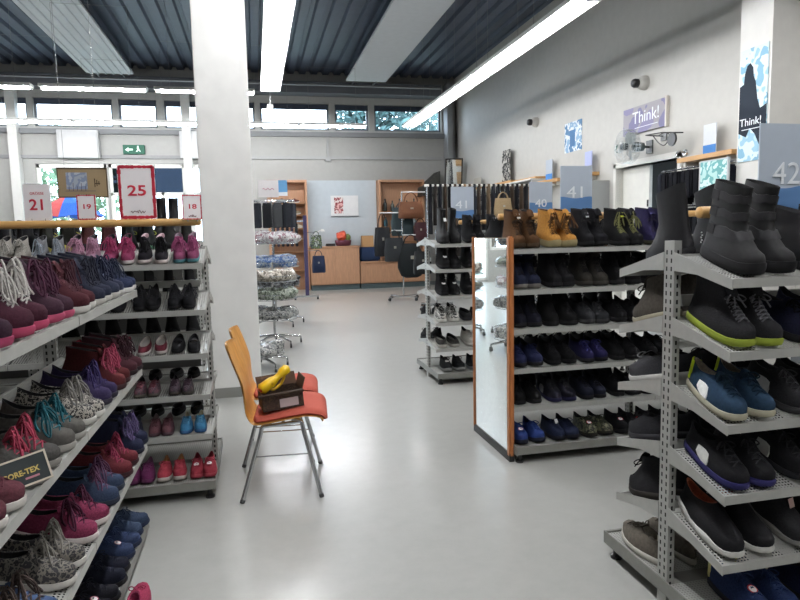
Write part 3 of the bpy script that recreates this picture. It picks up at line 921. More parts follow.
row(R42, 3, 1, [P('black sneaker with purple sole', 'sneaker', '222226', '2f2b6a', '3a3a3e', 'bow', extra=(('patch', 'c9c9c4'),)), P('black sneaker with dark sole', 'sneaker', '1f1f22', CH, '333336', 'bow', extra=(('patch', 'b9b9b4'),)), P('black sneaker', 'sneaker', BK, BK, BK)], .012, .115, .29, '42 rack', 'the aisle', G)
row(R42, 4, 1, [P('black sneaker with white sole', 'sneaker', '222226', 'e4e2dc', None, 'bow', 'a5502e', wave=True, L=.31), P('charcoal sneaker with grey sole', 'sneaker', '2f2f31', '8d8a86', None, 'bow', '33302e', wave=True, extra=(('tag', 'd8b9b4'),), L=.3)], .008, .122, .3, '42 rack', 'the aisle', G)
row(R42, 5, 1, [P('bright blue shoe with cream heel', 'strap', '22355f', '20242e', '2a4070', lining='2a3a60', extra=(('heel', 'd8cf8a'), ('dot', 'c23a3a')), L=.28), P('dark navy shoe', 'strap', '22284a', BK, '2a3260')], .1, .12, .28, '42 rack', 'the aisle', G)
# back side, toes away
G = 'shoes on the far side of the 42 rack'
row(R42, 0, -1, [P('tall plain black boot', 'tall', '1d1d1f', BK, None, mtl=leather, lining='151515', L=.28), P('tall black boot', 'tall', '1c1c1e', BK, None, mtl=leather, L=.26)], .055, .16, .3, 'back of 42 rack', 'the aisle', G)
row(R42, 1, -1, [P('brown-grey boot with pale sole', 'boot', '4c463f', 'a9a187', '3a352f', mtl=suede), P('black boot', 'boot', BK, BK, BK)], .012, .115, .29, 'back of 42 rack', 'the aisle', G)
row(R42, 2, -1, [P('dark grey sneaker with white sole', 'sneaker', '35353a', 'c9c7c2', '8f8f92'), P('black sneaker', 'sneaker', BK, BK, BK)], .012, .115, .29, 'back of 42 rack', 'the aisle', G)
row(R42, 3, -1, [P('black shoe with round sticker', 'strap', '242428', CH, '2a2a2e', extra=(('dot', 'c23a3a'),)), P('black shoe', 'sneaker', BK, BK, BK)], .012, .115, .28, 'back of 42 rack', 'the aisle', G)
row(R42, 4, -1, [P('black high shoe', 'high', '222226', '2a2622', '222226'), P('black shoe', 'sneaker', BK, BK, BK)], .012, .115, .28, 'back of 42 rack', 'the aisle', G)
row(R42, 5, -1, [P('taupe sneaker with white sole', 'sneaker', '7d756a', 'dcd8cc', '6a6258', lining='b5ad9c', mtl=suede), P('black shoe', 'sneaker', BK, BK, BK)], .012, .115, .29, 'back of 42 rack', 'the aisle', G)

# ---- mirror rack, front side
G = 'shoes on the front of the mirror rack'
FR = ('mirror rack', 'the mirror')
row(RM, 0, 1, [P('brown leather lace boot', 'lacetall', '5b3d22', '4a3826', '2c2018', 'bow', mtl=suede, thick='mid', extra=(('tag', 'd8d8d4'),)), P('yellow nubuck lace boot', 'lacetall', 'd2902a', 'a99a6c', '5a3a16', 'wild', '3a2a1c', mtl=suede, thick='thick'),
                P('black lace boot', 'lacetall', '1c1c1f', BK, '2a2a2c', 'bow', extra=(('tag', 'b9bcc0'),)), P('black hiking boot', 'lacetall', '202022', BK, '8a8a50', 'long', extra=(('tag', 'c8d24a'),)), P('dark purple boot', 'lacetall', '2c2850', '3a3a2c', '2a2640')], .0, .108, .285, *FR, G, jit=2)
row(RM, 1, 1, [P('dark navy boot', 'lacetall', '1c2238', '77746c', BK), P('black boot', 'lacetall', '18181b', BK, BK), P('dark taupe boot', 'lacetall', '35322e', '3a3733', BK, mtl=suede), P('black lined boot', 'lacetall', '1a1a1c', BK, BK), P('black ankle boot', 'boot', '1a1a1c', BK, BK)], .01, .106, .3, *FR, G)
row(RM, 2, 1, [P('black-navy high shoe', 'high', '1a1c2a', BK, BK), P('black high shoe', 'high', '19191b', BK, BK), P('charcoal strap shoe', 'strap', '34363a', '3a3a3c', '3c3e42'), P('black shoe', 'sneaker', BK, BK, BK), P('plain black shoe', 'sneaker', BK, BK, BK)], .01, .106, .3, *FR, G)
row(RM, 3, 1, [P('dark blue sneaker', 'strap', '20274a', BK, '262e58'), P('black sneaker', 'sneaker', '19191c', BK, '2c2c30'), P('black sneaker with violet toe', 'sneaker', '221f4c', BK, '3a3a80'), P('dark sneaker', 'sneaker', BK, BK, BK), P('plain dark sneaker', 'sneaker', BK, BK, BK)], .01, .106, .285, *FR, G)
row(RM, 4, 1, [P('black low sneaker', 'sneaker', '1a1a1c', BK, BK), P('black sneaker with silver mark', 'sneaker', '1b1b26', '24244a', '3a3a3e', extra=(('patch', '8f8f90'),)), P('dark navy sneaker', 'sneaker', '1c2030', BK, BK), P('black sneaker', 'sneaker', BK, BK, BK), P('matt black sneaker', 'sneaker', BK, BK, BK)], .01, .106, .285, *FR, G)
CAMO = pattern('camouflage_cloth', ['2f3328', '55573f', '1d1f1b', '6a6a52'], 38)
row(RM, 5, 1, [P('royal blue strap shoe', 'strap', '27448f', '1e2230', '2b4a9a', lining='26305a', extra=(('dot', 'c88a9a'),)), P('navy strap shoe', 'strap', '26304c', '1b1d28', '1f2740', extra=(('tag', 'e0e0e0'),)), P('camouflage strap shoe', 'strap', '44463a', '23241f', '3a3c30', pat=CAMO, extra=(('dot', 'b23a44'),)),
                P('black strap shoe with sticker', 'strap', '1d1d20', BK, '242428', extra=(('dot', 'c23a44'),)), P('black strap shoe', 'strap', BK, BK, BK)], .015, .108, .275, *FR, G)
# its far side, only the top and what shows in the gaps
G = 'shoes on the far side of the mirror rack'
for lv in range(0, 5):
    row(RM, lv, -1, [P('black shoe', 'high' if lv < 3 else 'sneaker', ['1b1b1e', '1d1d21', '1a1b20', '1b1b1e', '1a1a1d'][lv], BK, BK) for _ in range(4)], .02+.02*(lv % 2), .11, .27, 'back of mirror rack', 'the mirror', G)

# ---- farther 41 rack
G = 'shoes on the farther 41 rack'
FF = ('far 41 rack', 'the aisle')
row(RF, 0, 1, [P('tall black boot', 'tall', '18181a', BK, None, mtl=leather, extra=(('tag', 'dcdcdc'),)), P('black ankle boot', 'lacetall', '19191c', BK, BK), P('black lace boot', 'lacetall', '1c1c1f', BK, BK, extra=(('tag', 'e2e2e2'),)), P('dark boot', 'boot', '232225', BK, BK)], .06, .118, .315, *FF, G)
row(RF, 1, 1, [P('black boot with white label', 'lacetall', '1a1a1c', BK, BK, extra=(('dot', 'dddddd'),)), P('black high shoe', 'boot', '18181a', BK, BK), P('dark shoe', 'boot', '1c1c1e', BK, BK)], .05, .118, .315, *FF, G)
row(RF, 2, 1, [P('black shoe with white sticker', 'boot', '1b1b1d', BK, BK, extra=(('dot', 'e6e6e2', 'both'),)), P('black shoe', 'boot', '18181a', BK, BK), P('dark shoe', 'boot', '1c1c1e', BK, BK)], .04, .118, .315, *FF, G)
ZEB = pattern('black_white_print', ['dcdad4', '26262a', 'cfcdc6', '202022'], 46)
row(RF, 3, 1, [P('black and white patterned sneaker', 'sneaker', 'cccccc', 'dddbd4', '222222', pat=ZEB), P('charcoal slip-on shoe', 'slip', '2b2b2d', CH), P('dark slip-on shoe', 'slip', '242426', CH)], .03, .118, .315, *FF, G)
row(RF, 4, 1, [P('charcoal sneaker with pale sole', 'slip', '3a3836', 'b5b1a8'), P('white sneaker', 'sneaker', 'd6d2c8', 'e0ddd4', 'c8c4ba'), P('dark shoe', 'sneaker', BK, BK, BK)], .03, .122, .31, *FF, G)
row(RF, 5, 1, [P('black sneaker with grey sole', 'sneaker', '242628', '8f908e', '3a3a3c', extra=(('dot', 'dddddd'),)), P('black runner with grey sole', 'sneaker', '202224', '84858a', '38383a')], .06, .13, .3, *FF, G)
row(RF, 3, -1, [P('black shoe', 'sneaker', BK, BK, BK)], .0, .11, .27, 'back of far 41 rack', 'the aisle', G)
row(RF, 4, -1, [P('black shoe', 'sneaker', BK, BK, BK)], .0, .11, .27, 'back of far 41 rack', 'the aisle', G)

# ---- children's rack, front side (positions count from the pillar end)
G = "shoes on the front of the children's rack"
kl = .185
def rowK(level, specs, x1, pitch=.084, L=.215, pg=.012):
    x0 = x1-len(specs)*(2*pitch+pg)
    row(RK, level, 1, specs, x0, pitch, L, "children's rack", 'pillar end', G, True, -.006, 3, pg)
rowK(0, [P('crimson pink kids boot', 'high', '8a2a48', '3a2428', 'c04468', 'wild', L=.27), P('cream kids sneaker', 'high', 'b7b0a6', 'd6d2c8', 'c9c5bb', 'long'), P('grey kids shoe', 'high', '8c8d90', 'cfccc4', 'a8b4c0', 'long'), P('pale pink kids sneaker', 'high', 'b98aa0', 'd9d0cc', 'c98aa8', 'wild'), P('hot pink lace sneaker', 'high', 'a23a68', 'e0d6d6', 'b8356e', 'wild'),
         P('black and white kids sneaker', 'high', '26242a', 'e6d8d4', '19191b', 'wild', lining='d8b8c0'), P('pink sneaker with teal sole', 'high', '96456c', '4f8f98', 'b04a80', 'wild', '8f7f8a')], 1.99, .086, .205, .0)
rowK(1, [P('black kids shoe', 'sneaker', '232327', BK, '44444a')]*2+[P('dark kids shoe', 'sneaker', '2c2c31', BK, '5a5a60'), P('black kids lace shoe', 'sneaker', '1c1c1f', BK, '303034', 'wild'), P('black kids sneaker', 'sneaker', '212125', BK, '3a3a40', 'wild')], 1.96)
rowK(2, [P('black slip-on with red inside', 'slip', '26242a', 'b8b2ac', None, lining='b0394c'), P('dark slip-on with pink inside', 'slip', '3a2a30', 'c8c2bc', None, lining='c0566a'), P('burgundy slip-on with white inside', 'slip', '6a2030', 'cfc8c4', None, lining='cfc9c2'), P('black sandal', 'slip', '222226', BK, None, extra=(('bar', '26262a'),))], 1.97, .082, .2)
rowK(3, [P('grey strap shoe', 'strap', '5a5654', '7a746c', '6a6460'), P('wine patterned strap shoe', 'strap', '5c2f3c', '5f5a50', '8a4a58', pat=pattern('wine_print', ['4d2836', '6a4650', '35303a', '7c4a58'], 50)), P('dark patterned strap shoe', 'strap', '3a303c', '4a463f', '54404c', pat=pattern('dark_print', ['322c36', '4c3c48', '25242c', '5f4854'], 50))], 1.93, .082, .19)
rowK(4, [P('black kids boot', 'high', '222228', BK, 'b9b0a0'), P('slate blue felt slipper', 'strap', '4a4f66', '3a3e50', '3c4058', lining='8a8fa0'), P('dusty pink slipper', 'strap', '7c4e58', '5a4048', '6c434c', lining='a08a8c'), P('bright blue slipper', 'strap', '3a96cc', '3468a0', '56aee0', lining='c8c0a0')], 1.98, .08, .2)
rowK(5, [P('purple glitter shoe', 'strap', '84306c', '6a2a58', '94407c', lining='a06a90'), P('coral red strap shoe', 'strap', 'c83a50', 'd8ccc4', 'd8485c', lining='e0a060'), P('red shoe with white dot', 'strap', 'b83448', 'b83a4c', 'c24054', lining='802030', extra=(('dot', 'e8e0e0', 'both'),))], 2.02, .083, .225, .004)
G2 = "shoes on the far side of the children's rack"
def rowKb(level, specs, x0, pitch=.1, L=.3):
    row(RK, level, -1, specs, x0, pitch, L, "back of children's rack", 'pillar end', G2, True, .01, 3, .02)
rowKb(0, [P('navy kids boot', 'boot', '23283e', BK, '5a6a8a'), P('black kids boot', 'boot', '202024', BK, '4a4a50'), P('black kids boot with yellow trim', 'boot', '24241f', 'b9b030', 'c8c040', lining='c8b83a'), P('red and green kids boot', 'boot', '5a2f2f', '26242a', 'b05a5a', lining='b06060'), P('dark kids boot with lime trim', 'boot', '2a3030', '6fb08a', 'b8c83a', lining='8fa04a'), P('dark grey kids boot', 'boot', '2e2d2c', BK, '4a4844')], .62)
for lv in (1, 2, 3, 4):
    rowKb(lv, [P('black slipper' if lv in (3, 4) else 'black high shoe', 'slip' if lv in (3, 4) else 'boot', '1d1d20', BK, None if lv in (3, 4) else '3a3a3c', lining='141416')]*4, 1.02, .105, .25 if lv < 3 else .22)

# ---- long rack on the left; positions count from the far end
G = 'shoes on the left rack'
def rowL(level, specs, x1, pitch=.112, L=.25, pg=.03, gap=-.022):
    w = len(specs)*(2*pitch+pg)
    row(RLF, level, 1, specs, x1-w+pg*.5, pitch, L, 'left rack', 'far end', G, True, gap, 4, pg)
PUR = pattern('leopard_print', ['b8b4aa', '242224', '9a958c', '1a191b'], 70)
CHK = pattern('checked_cloth', ['4a4542', '1f1e21', '6c675f', '2c2a2e'], 60)
# listed near -> far
rowL(0, [P('black high shoe with pink sole', 'high', '2b242b', 'b03a62', '3a2a34', 'long'), P('black and plum high shoe', 'high', '33202e', 'a8335e', '4a2a3c', 'long', lining='5a2238'), P('burgundy high shoe with white laces', 'high', '431e2c', 'c03a66', 'dcd6d0', 'wild', L=.275), P('plum shoe with pink sole', 'high', '3a2130', 'c2466e', '5a3048', 'wild', L=.265), P('dark red shoe with white sole', 'high', '4c2028', 'd8d4cc', '55303a', 'long'),
         P('black-navy shoe with dark laces', 'high', '23283a', 'c8c4bc', '2a2c38', 'long'), P('slate navy high shoe', 'high', '2c3346', 'cfccc6', '2c3248', 'wild'), P('navy sneaker with white sole', 'sneaker', '2a3350', 'dedcd6', '262c40', 'wild')], 2.03)
rowL(1, [P('wine sneaker with white sole', 'sneaker', '5c2d38', 'd8d2ca', '7a2a3a', 'bow'), P('burgundy sneaker with white sole', 'sneaker', '62323c', 'dcd6ce', '62303c', 'bow'), P('grey felt shoe with red laces', 'sneaker', '4e4c49', '8c8882', 'b83a58', 'wild'), P('grey suede shoe with teal laces', 'sneaker', '5e5b56', 'a8a49c', '1f6a78', 'wild', mtl=suede),
         P('leopard print shoe with white sole', 'sneaker', 'bbbbbb', 'd8d4cc', '8f8c86', 'wild', pat=PUR), P('purple shoe with violet laces', 'sneaker', '352a50', '2c2838', '41346a', 'wild'), P('dark red boot with pink laces', 'high', '5c2226', '3a2224', 'b03c5c', 'wild'), P('wine boot with dark laces', 'high', '4c2630', '2c2024', '3a2028', 'wild')], 2.03)
rowL(2, [P('slate canvas shoe', 'sneaker', '46566e', 'd0ccc0', '6a5c54', 'bow'), P('blue canvas shoe with cream sole', 'sneaker', '40587e', 'd8d4c6', '5a4c48', 'wild', lining='8a8078'), P('checked shoe with white sole', 'sneaker', '555555', 'd2cec6', '9a958c', 'wild', pat=CHK), P('magenta canvas shoe with white sole', 'sneaker', '8a2c52', 'd8ccc8', '5a2842', 'wild'),
         P('denim blue shoe with purple laces', 'sneaker', '34435f', '2a3040', '6c4464', 'wild'), P('dark red shoe with pink laces', 'sneaker', '6a262e', '42242a', 'a8385c', 'wild'), P('navy shoe with violet laces', 'high', '252a44', '242838', '6a5a8a', 'wild')], 2.1, .118, .25, .05)
rowL(3, [P('black slipper', 'strap', '201f24', BK, '242328', extra=(('dot', 'c05a70', 'both'),)), P('plum slipper', 'strap', '2e2430', BK, '3a2c3a'), P('black slipper with pink dot', 'strap', '1f1e24', BK, '26252c', extra=(('dot', 'c0566e'),)), P('dark navy slipper', 'strap', '17181f', BK, '1b1c26', extra=(('dot', 'c0566e'),)), P('navy slipper', 'strap', '1c1f2c', BK, '202434'), P('dusky blue slipper', 'strap', '2f3e60', '262e46', '364870', extra=(('dot', 'd0a0a8'),)), P('blue slipper', 'strap', '3a4a66', '28324c', '40526e')], 1.99, .1, .24, .012, -.022)
# tall black boots on the rack behind
bt = [P('tall black boot', 'tall', '1a1b1c', BK, None, mtl=leather, lining='121212', L=.34)]
row(RB, 0, 1, bt*2, 1.79, .1, .27, 'rack behind the signs', 'its right end', 'tall boots behind the signs', True, .01, 2, .01)
row(RB, 0, 1, [P('black ankle boot', 'boot', '1e1e20', BK, BK)]*3, .9, .1, .25, 'rack behind the signs', 'its middle', 'low boots behind the signs', True, .01, 2, .05)
row(RB, 0, 1, [P('dark brown ankle boot', 'boot', '332b26', BK, BK)]*2, .1, .1, .25, 'rack behind the signs', 'its left middle', 'low boots behind the signs', True, .01, 2, .05)
sh = P('pink shoe', 'strap', 'b8305c', 'a83058', 'c23c66', lining='7a2040')
shoe(sh, 1, Matrix.Translation((-.505, 2.36, .001)) @ Matrix.Rotation(PI/2, 4, 'Z'), .9, 'pink shoe standing on the floor in front of the left rack', None)
# card with lettering on the second shelf of the left rack
t = thing('display_card', 'small framed dark card with pale lettering leaning among the shoes on the left rack', 'card', (-.555, 1.6, .895), 0)
_n = Vector((.5, -1.5, .75)).normalized(); _x = Vector((0, 0, 1)).cross(_n).normalized(); _z = _n.cross(_x)
_x, _z = _x*math.cos(.2)+_z*math.sin(.2), _z*math.cos(.2)-_x*math.sin(.2)
t.rotation_euler = Matrix((_x, -_n, _z)).transposed().to_euler(); t.scale = (.6, .6, .6)
MB().box(-.085, -.004, -.03, .085, .004, .075).build('card', paper('33393a'), t)
m = MB().box(-.092, -.007, -.037, .092, .007, -.03).box(-.092, -.007, .075, .092, .007, .082).box(-.092, -.007, -.03, -.085, .007, .075).box(.085, -.007, -.03, .092, .007, .075)
m.build('frame', paper('c9bfae'), t)
lettering('GORE-TEX', .03, (-.01, -.0055, .018), paper('c9b26a'), t, width=.13, bold=.001)
MB().box(.0, -.0055, -.012, .05, -.0041, -.004).build('printed_mark', paper('b87886'), t)

# ------------------------------------------------------------------ chairs
PLY = wood('cf9448', 'ply', 2, .4); SEAT = mat('ab5244', .85, 0, .12, 220, .2, .2, 'upholstery')
PROF = [(.236, .41), (.232, .425), (.215, .438), (.15, .449), (.05, .437), (-.06, .418), (-.125, .41), (-.155, .418), (-.178, .455), (-.198, .535), (-.225, .64), (-.258, .74), (-.288, .825), (-.296, .85)]
HW = [.2, .212, .22, .228, .228, .22, .205, .19, .178, .172, .182, .198, .185, .15]
def shell(prof, hw, th, off=0, curve=True):
    rs = []; P2 = catmull([(x, 0, z) for x, z in prof], 3); n = len(P2)
    W2 = [p.x for p in catmull([(w, 0, 0) for w in hw], 3)]
    for i, p in enumerate(P2):
        d = (P2[min(i+1, n-1)]-P2[max(i-1, 0)]).normalized(); nr = Vector((-d.z, 0, d.x)) if True else 0
        if nr.z < 0 and abs(d.x) > abs(d.z): nr = -nr
        nr = Vector((d.z, 0, -d.x)) if d.x < 0 else nr
        w = W2[i]; row = []
        bend = .03*sst((p.z-.46)/.2) if curve else 0
        us = [-1, -.94, -.6, -.2, .2, .6, .94, 1]
        for u in us: row.append(p+nr*(off+th)+Vector((bend*abs(u)**2, u*w, 0)) if abs(u) < 1 else p+nr*(off+th*.5)+Vector((bend, u*w, 0)))
        for u in reversed(us[1:-1]): row.append(p+nr*off+Vector((bend*abs(u)**2, u*w, 0)))
        rs.append(row)
    return MB().loft(rs)
def chair(x, y, rz, label):
    t = thing('chair', label, 'chair', (x, y, 0), rz, 'chairs beside the pillar')
    shell(PROF, HW, .011).build('plywood_shell', PLY, t, 1.0)
    pr = [(.238, .417), (.233, .432), (.215, .442), (.15, .452), (.05, .441), (-.06, .422), (-.125, .415), (-.148, .423)]
    shell(pr, [.19, .212, .222, .23, .229, .218, .2, .15], .024, .008, False).build('seat_pad', SEAT, t, 1.0)
    for s in (-1, 1):
        for a, b, nm in (((.12, s*.19, .418), (.222, s*.262, .0), 'f'), ((-.09, s*.19, .398), (-.212, s*.262, .0), 'b')):
            A, B = Vector(a), Vector(b); D = (B-A)
            l = MB().tube(catmull([A+Vector((-.05 if nm == 'f' else .05, -s*.01, .012)), A, A+D*.12, A+D*.55, A+D*.965], 3), .0115, 10).build('leg', CHROME, t, True)
            MB().tube([A+D*.955, B], .014, 10).build('leg_cap', plastic('4a4a4a'), l, True)
        f, b = Vector((.165, s*.222, .24)), Vector((-.145, s*.222, .24))
        MB().tube([b, f], .004, 6).build('stretcher', CHROME, t, True)
        MB().tube([(.12, s*.19, .418), (-.09, s*.19, .398)], .0105, 8).build('seat_rail', CHROME, t, True)
    MB().tube([(.02, -.19, .408), (.02, .19, .408)], .01, 8).build('cross_rail', CHROME, t, True)
chair(.1, 3.665, math.radians(-5), 'plywood chair with red seat pad and chrome legs, nearer one, holding the box')
chair(.1, 4.215, math.radians(-5), 'plywood chair with red seat pad and chrome legs, behind the one with the box')
# open box on the nearer chair, yellow tool across it
b = thing('cardboard_box', 'open dark patterned cardboard box on the red chair seat', 'box', (.105, 3.61, .478), math.radians(8)); b.rotation_euler = (0, math.radians(-4), math.radians(8))
DKP = pattern('brown_print', ['3a2a22', '4a382c', '2c211b', '564434'], 90)
m = MB().box(-.115, -.085, 0, .115, .085, .004).box(-.115, -.085, 0, -.111, .085, .098).box(.111, -.085, 0, .115, .085, .098).box(-.115, -.085, 0, .115, -.081, .098).box(-.115, .081, 0, .115, .085, .098)
m.build('body', DKP, b)
m = MB(); m.box(-.135, -.115, .088, .115, -.084, .1); m.build('front_flap', paper('2c201a'), b)
m = MB().prism([(.081, .098), (.085, .098), (.125, .16), (.121, .16)], 'x', -.115, .115); m.build('back_flap', paper('4a3628'), b)
m = MB().prism([(.111, .098), (.115, .098), (.137, .16), (.133, .16)], 'y', -.085, .085); m.build('side_flap', paper('4a3628'), b)
MB().box(-.02, -.0865, .012, .085, -.0851, .06).build('label', paper('cfc6c6'), b)
t = thing('price_gun', 'yellow plastic hand tool with a red end lying across the open box', 'tool', (.005, 3.57, .578), 0); t.scale = (1.0, 1.35, 1.15)
t.rotation_euler = (0, math.radians(-26), math.radians(24))
YEL = plastic('f0c41c')
m = MB()
m.loft([[(x, y*w, z*h+zo) for y, z in ((-1, -.6), (-.6, -1), (.6, -1), (1, -.6), (1, .6), (.6, 1), (-.6, 1), (-1, .6))] for x, w, h, zo in ((-.01, .018, .016, .01), (.0, .024, .024, .012), (.07, .022, .022, .014), (.1, .015, .014, .016), (.125, .014, .013, .02), (.15, .02, .02, .024), (.185, .021, .02, .026), (.195, .014, .014, .026))])
m.build('body', YEL, t, .8)
MB().box(-.016, -.014, .004, -.009, .014, .022).build('red_end', plastic('c8402a'), t, bevel=.002)
m = MB().tube(catmull([(.04, 0, -.008), (.06, .01, -.03), (.12, .012, -.028), (.16, .004, .005)], 4), .007, 8); m.build('lever', YEL, t, True)
MB().cyl((.06, -.026, .014), (.06, .026, .014), .008, 10).build('pivot', plastic('d0a018'), t, True)

# ------------------------------------------------------------------ wheeled stands with baskets of bagged shoes
rs = random.Random(5)
def lump(seed, sx, sy, sz):
    r = random.Random(seed); bm = bmesh.new(); bmesh.ops.create_icosphere(bm, subdivisions=3, radius=1)
    ph = [Vector((r.uniform(-1, 1), r.uniform(-1, 1), r.uniform(-1, 1)))*r.uniform(3, 9) for _ in range(9)]
    for v in bm.verts:
        d = 1+sum(.07*math.sin(v.co.dot(p)+i) for i, p in enumerate(ph))
        c = v.co*d; s = lambda a: math.copysign(abs(a)**.75, a)
        v.co = Vector((s(c.x)*sx, s(c.y)*sy, (s(c.z)+1)*sz))
        v.co.z = max(v.co.z, 0)
    me = bpy.data.meshes.new('plastic_bag'); bm.to_mesh(me); bm.free()
    return me
def bagmat(cols, key):
    m = pattern('bagged_'+key, cols, 22); b = m.node_tree.nodes['Principled BSDF']; b.inputs['Roughness'].default_value = .18
    return m
BM = {'grey': bagmat(['8b8b88', '6c6e6e', 'a4a4a0', '4c4e50'], 'grey'), 'beige': bagmat(['a89f94', '8a8278', 'c0b8ac', '6c655c'], 'beige'), 'green': bagmat(['7f887a', '666e62', '9aa294', '4c5448'], 'green'),
      'blue': bagmat(['6f8eb8', 'a4b0c0', '4a6698', '8898ac'], 'blue'), 'white': bagmat(['c4c2c2', 'a8a0a4', 'd4d2d2', '9a7880'], 'white'), 'dark': bagmat(['2c2e32', '44464a', '1c1e20', '6a6c70'], 'dark')}
_lumps = [lump(i, .13, .1, .065) for i in range(5)]
for l in _lumps:
    for p in l.polygons: p.use_smooth = True
    l.materials.append(BLACK)
def stand(x, y, rad, tiers, label, cols, top, dark=True, purple=False, per=7):
    t = thing('display_stand', label, 'display stand', (x, y, 0), 0)
    MB().cyl((0, 0, .1), (0, 0, top), .018, 10).build('pole', CHROME, t, True)
    for k in range(5):
        a = 2*PI*k/5+.25; ex, ey = math.cos(a)*rad*1.15, math.sin(a)*rad*1.15
        l = MB().tube([(0, 0, .13), (ex*.5, ey*.5, .12), (ex, ey, .085)], [.02, .016, .012], 8).build('base_arm', CHROME, t, True)
        MB().cyl((ex-.012, ey, .03), (ex+.012, ey, .03), .03, 12).cyl((ex, ey, .03), (ex, ey, .09), .008, 6).build('castor', BLACK, l, True)
    for i, z in enumerate(tiers):
        m = MB()
        for rr, zz in ((rad, z), (rad*.5, z), (rad, z+.07)):
            m.tube([(rr*math.cos(2*PI*k/20), rr*math.sin(2*PI*k/20), zz) for k in range(20)], .004, 5, closed=True)
        for k in range(16):
            a = 2*PI*k/16; m.tube([(0, 0, z), (rad*math.cos(a), rad*math.sin(a), z), (rad*math.cos(a), rad*math.sin(a), z+.07)], .0025, 4)
        m.build('wire_basket', CHROME, t)
        for k in range(per):
            a = 2*PI*k/per+rs.uniform(-.15, .15); q = rad*.62
            o = link('plastic_bag', _lumps[rs.randrange(5)], None); o.location = (x+q*math.cos(a), y+q*math.sin(a), z+.005); o.rotation_euler = (rs.uniform(-.12, .12), rs.uniform(-.12, .12), a+PI/2+rs.uniform(-.4, .4))
            o.scale = [rad/.3*rs.uniform(.9, 1.15)]*3
            setm(o, BM[cols[i]])
            tag(o, 'crumpled %s plastic bag in the %s basket of the %s' % (cols[i], ['lowest', 'second lowest', 'third lowest', 'fourth lowest', 'fifth lowest'][i], label.split(',')[0]), 'plastic bag', 'bags in the %s basket, %s' % (['lowest', 'second', 'third', 'fourth', 'fifth'][i], label.split(',')[0]))
    return t
stand(-.02, 7.0, .28, [.16], 'low wheeled stand, nearest behind the pillar', ['grey'], .42, per=6)
stand(.2, 8.45, .31, [.36, .62, .86], 'middle wheeled stand, behind the low one by the pillar', ['grey', 'green', 'beige'], 1.1)
stand(-.6, 8.3, .33, [.36, .66, .95, 1.25], 'broad wheeled stand, hidden behind the pillar', ['grey', 'white', 'green', 'dark'], 1.5, per=7)
stand(.28, 10.4, .4, [.62, .95, 1.32], 'tall wheeled stand, farther behind the pillar', ['dark', 'blue', 'white'], 2.0, per=8)
# dark packs hanging round the tall stand
def pack(x, y, z, w, h, d, m, label, group, rz=0):
    t = thing('hanging_pack', label, 'pack', (x, y, z), rz, group)
    MB().box(-w/2, -d/2, -h, w/2, d/2, -.04).build('pack', m, t, bevel=min(w, d)*.2)
    MB().tube(catmull([(0, 0, -.045), (0, -.004, -.02), (0, .0, .0), (0, .012, .002), (0, .014, -.012)], 3), .003, 5).build('hook', CHROME, t)
    return t
packm = [fabric('24262b'), fabric('2e3138'), fabric('1d1e21'), fabric('3a3c3e')]
m = None
t = thing('hanger_ring', 'chrome ring on top of the tall stand carrying dark packs', 'rail', (.28, 10.4, 1.98))
MB().tube([(.36*math.cos(2*PI*k/24), .36*math.sin(2*PI*k/24), .02) for k in range(24)], .008, 6, closed=True).cyl((-.36, 0, .02), (.36, 0, .02), .006, 6).build('ring', CHROME, t, True)
for k in range(14):
    a = 2*PI*k/14
    pack(.28+.36*math.cos(a), 10.4+.36*math.sin(a), 1.995, .13, .42, .05, packm[k % 4], 'dark pack hanging from the ring of the tall stand', 'dark packs on the tall stand', a+PI/2)
t = thing('card_sign', 'white and blue card sign above the tall wheeled stand', 'sign', (.28, 10.4, 2.03))
MB().box(-.2, -.004, .03, .12, .004, .3).build('white_sheet', paper('dcd8d8'), t)
MB().box(.12, -.004, .05, .26, .004, .3).build('blue_sheet', paper('6aa0cc'), t)
MB().box(.12, -.0055, .05, .26, -.0041, .11).build('white_band', paper('e6ecf0'), t)
MB().tube(catmull([(-.13+.02*i, -.006, .16+.014*math.sin(i*1.9)) for i in range(10)], 3), .005, 4).build('handwriting', paper('b87888'), t)
MB().cyl((0, 0, -.05), (0, 0, .04), .006, 6).build('holder', CHROME, t)
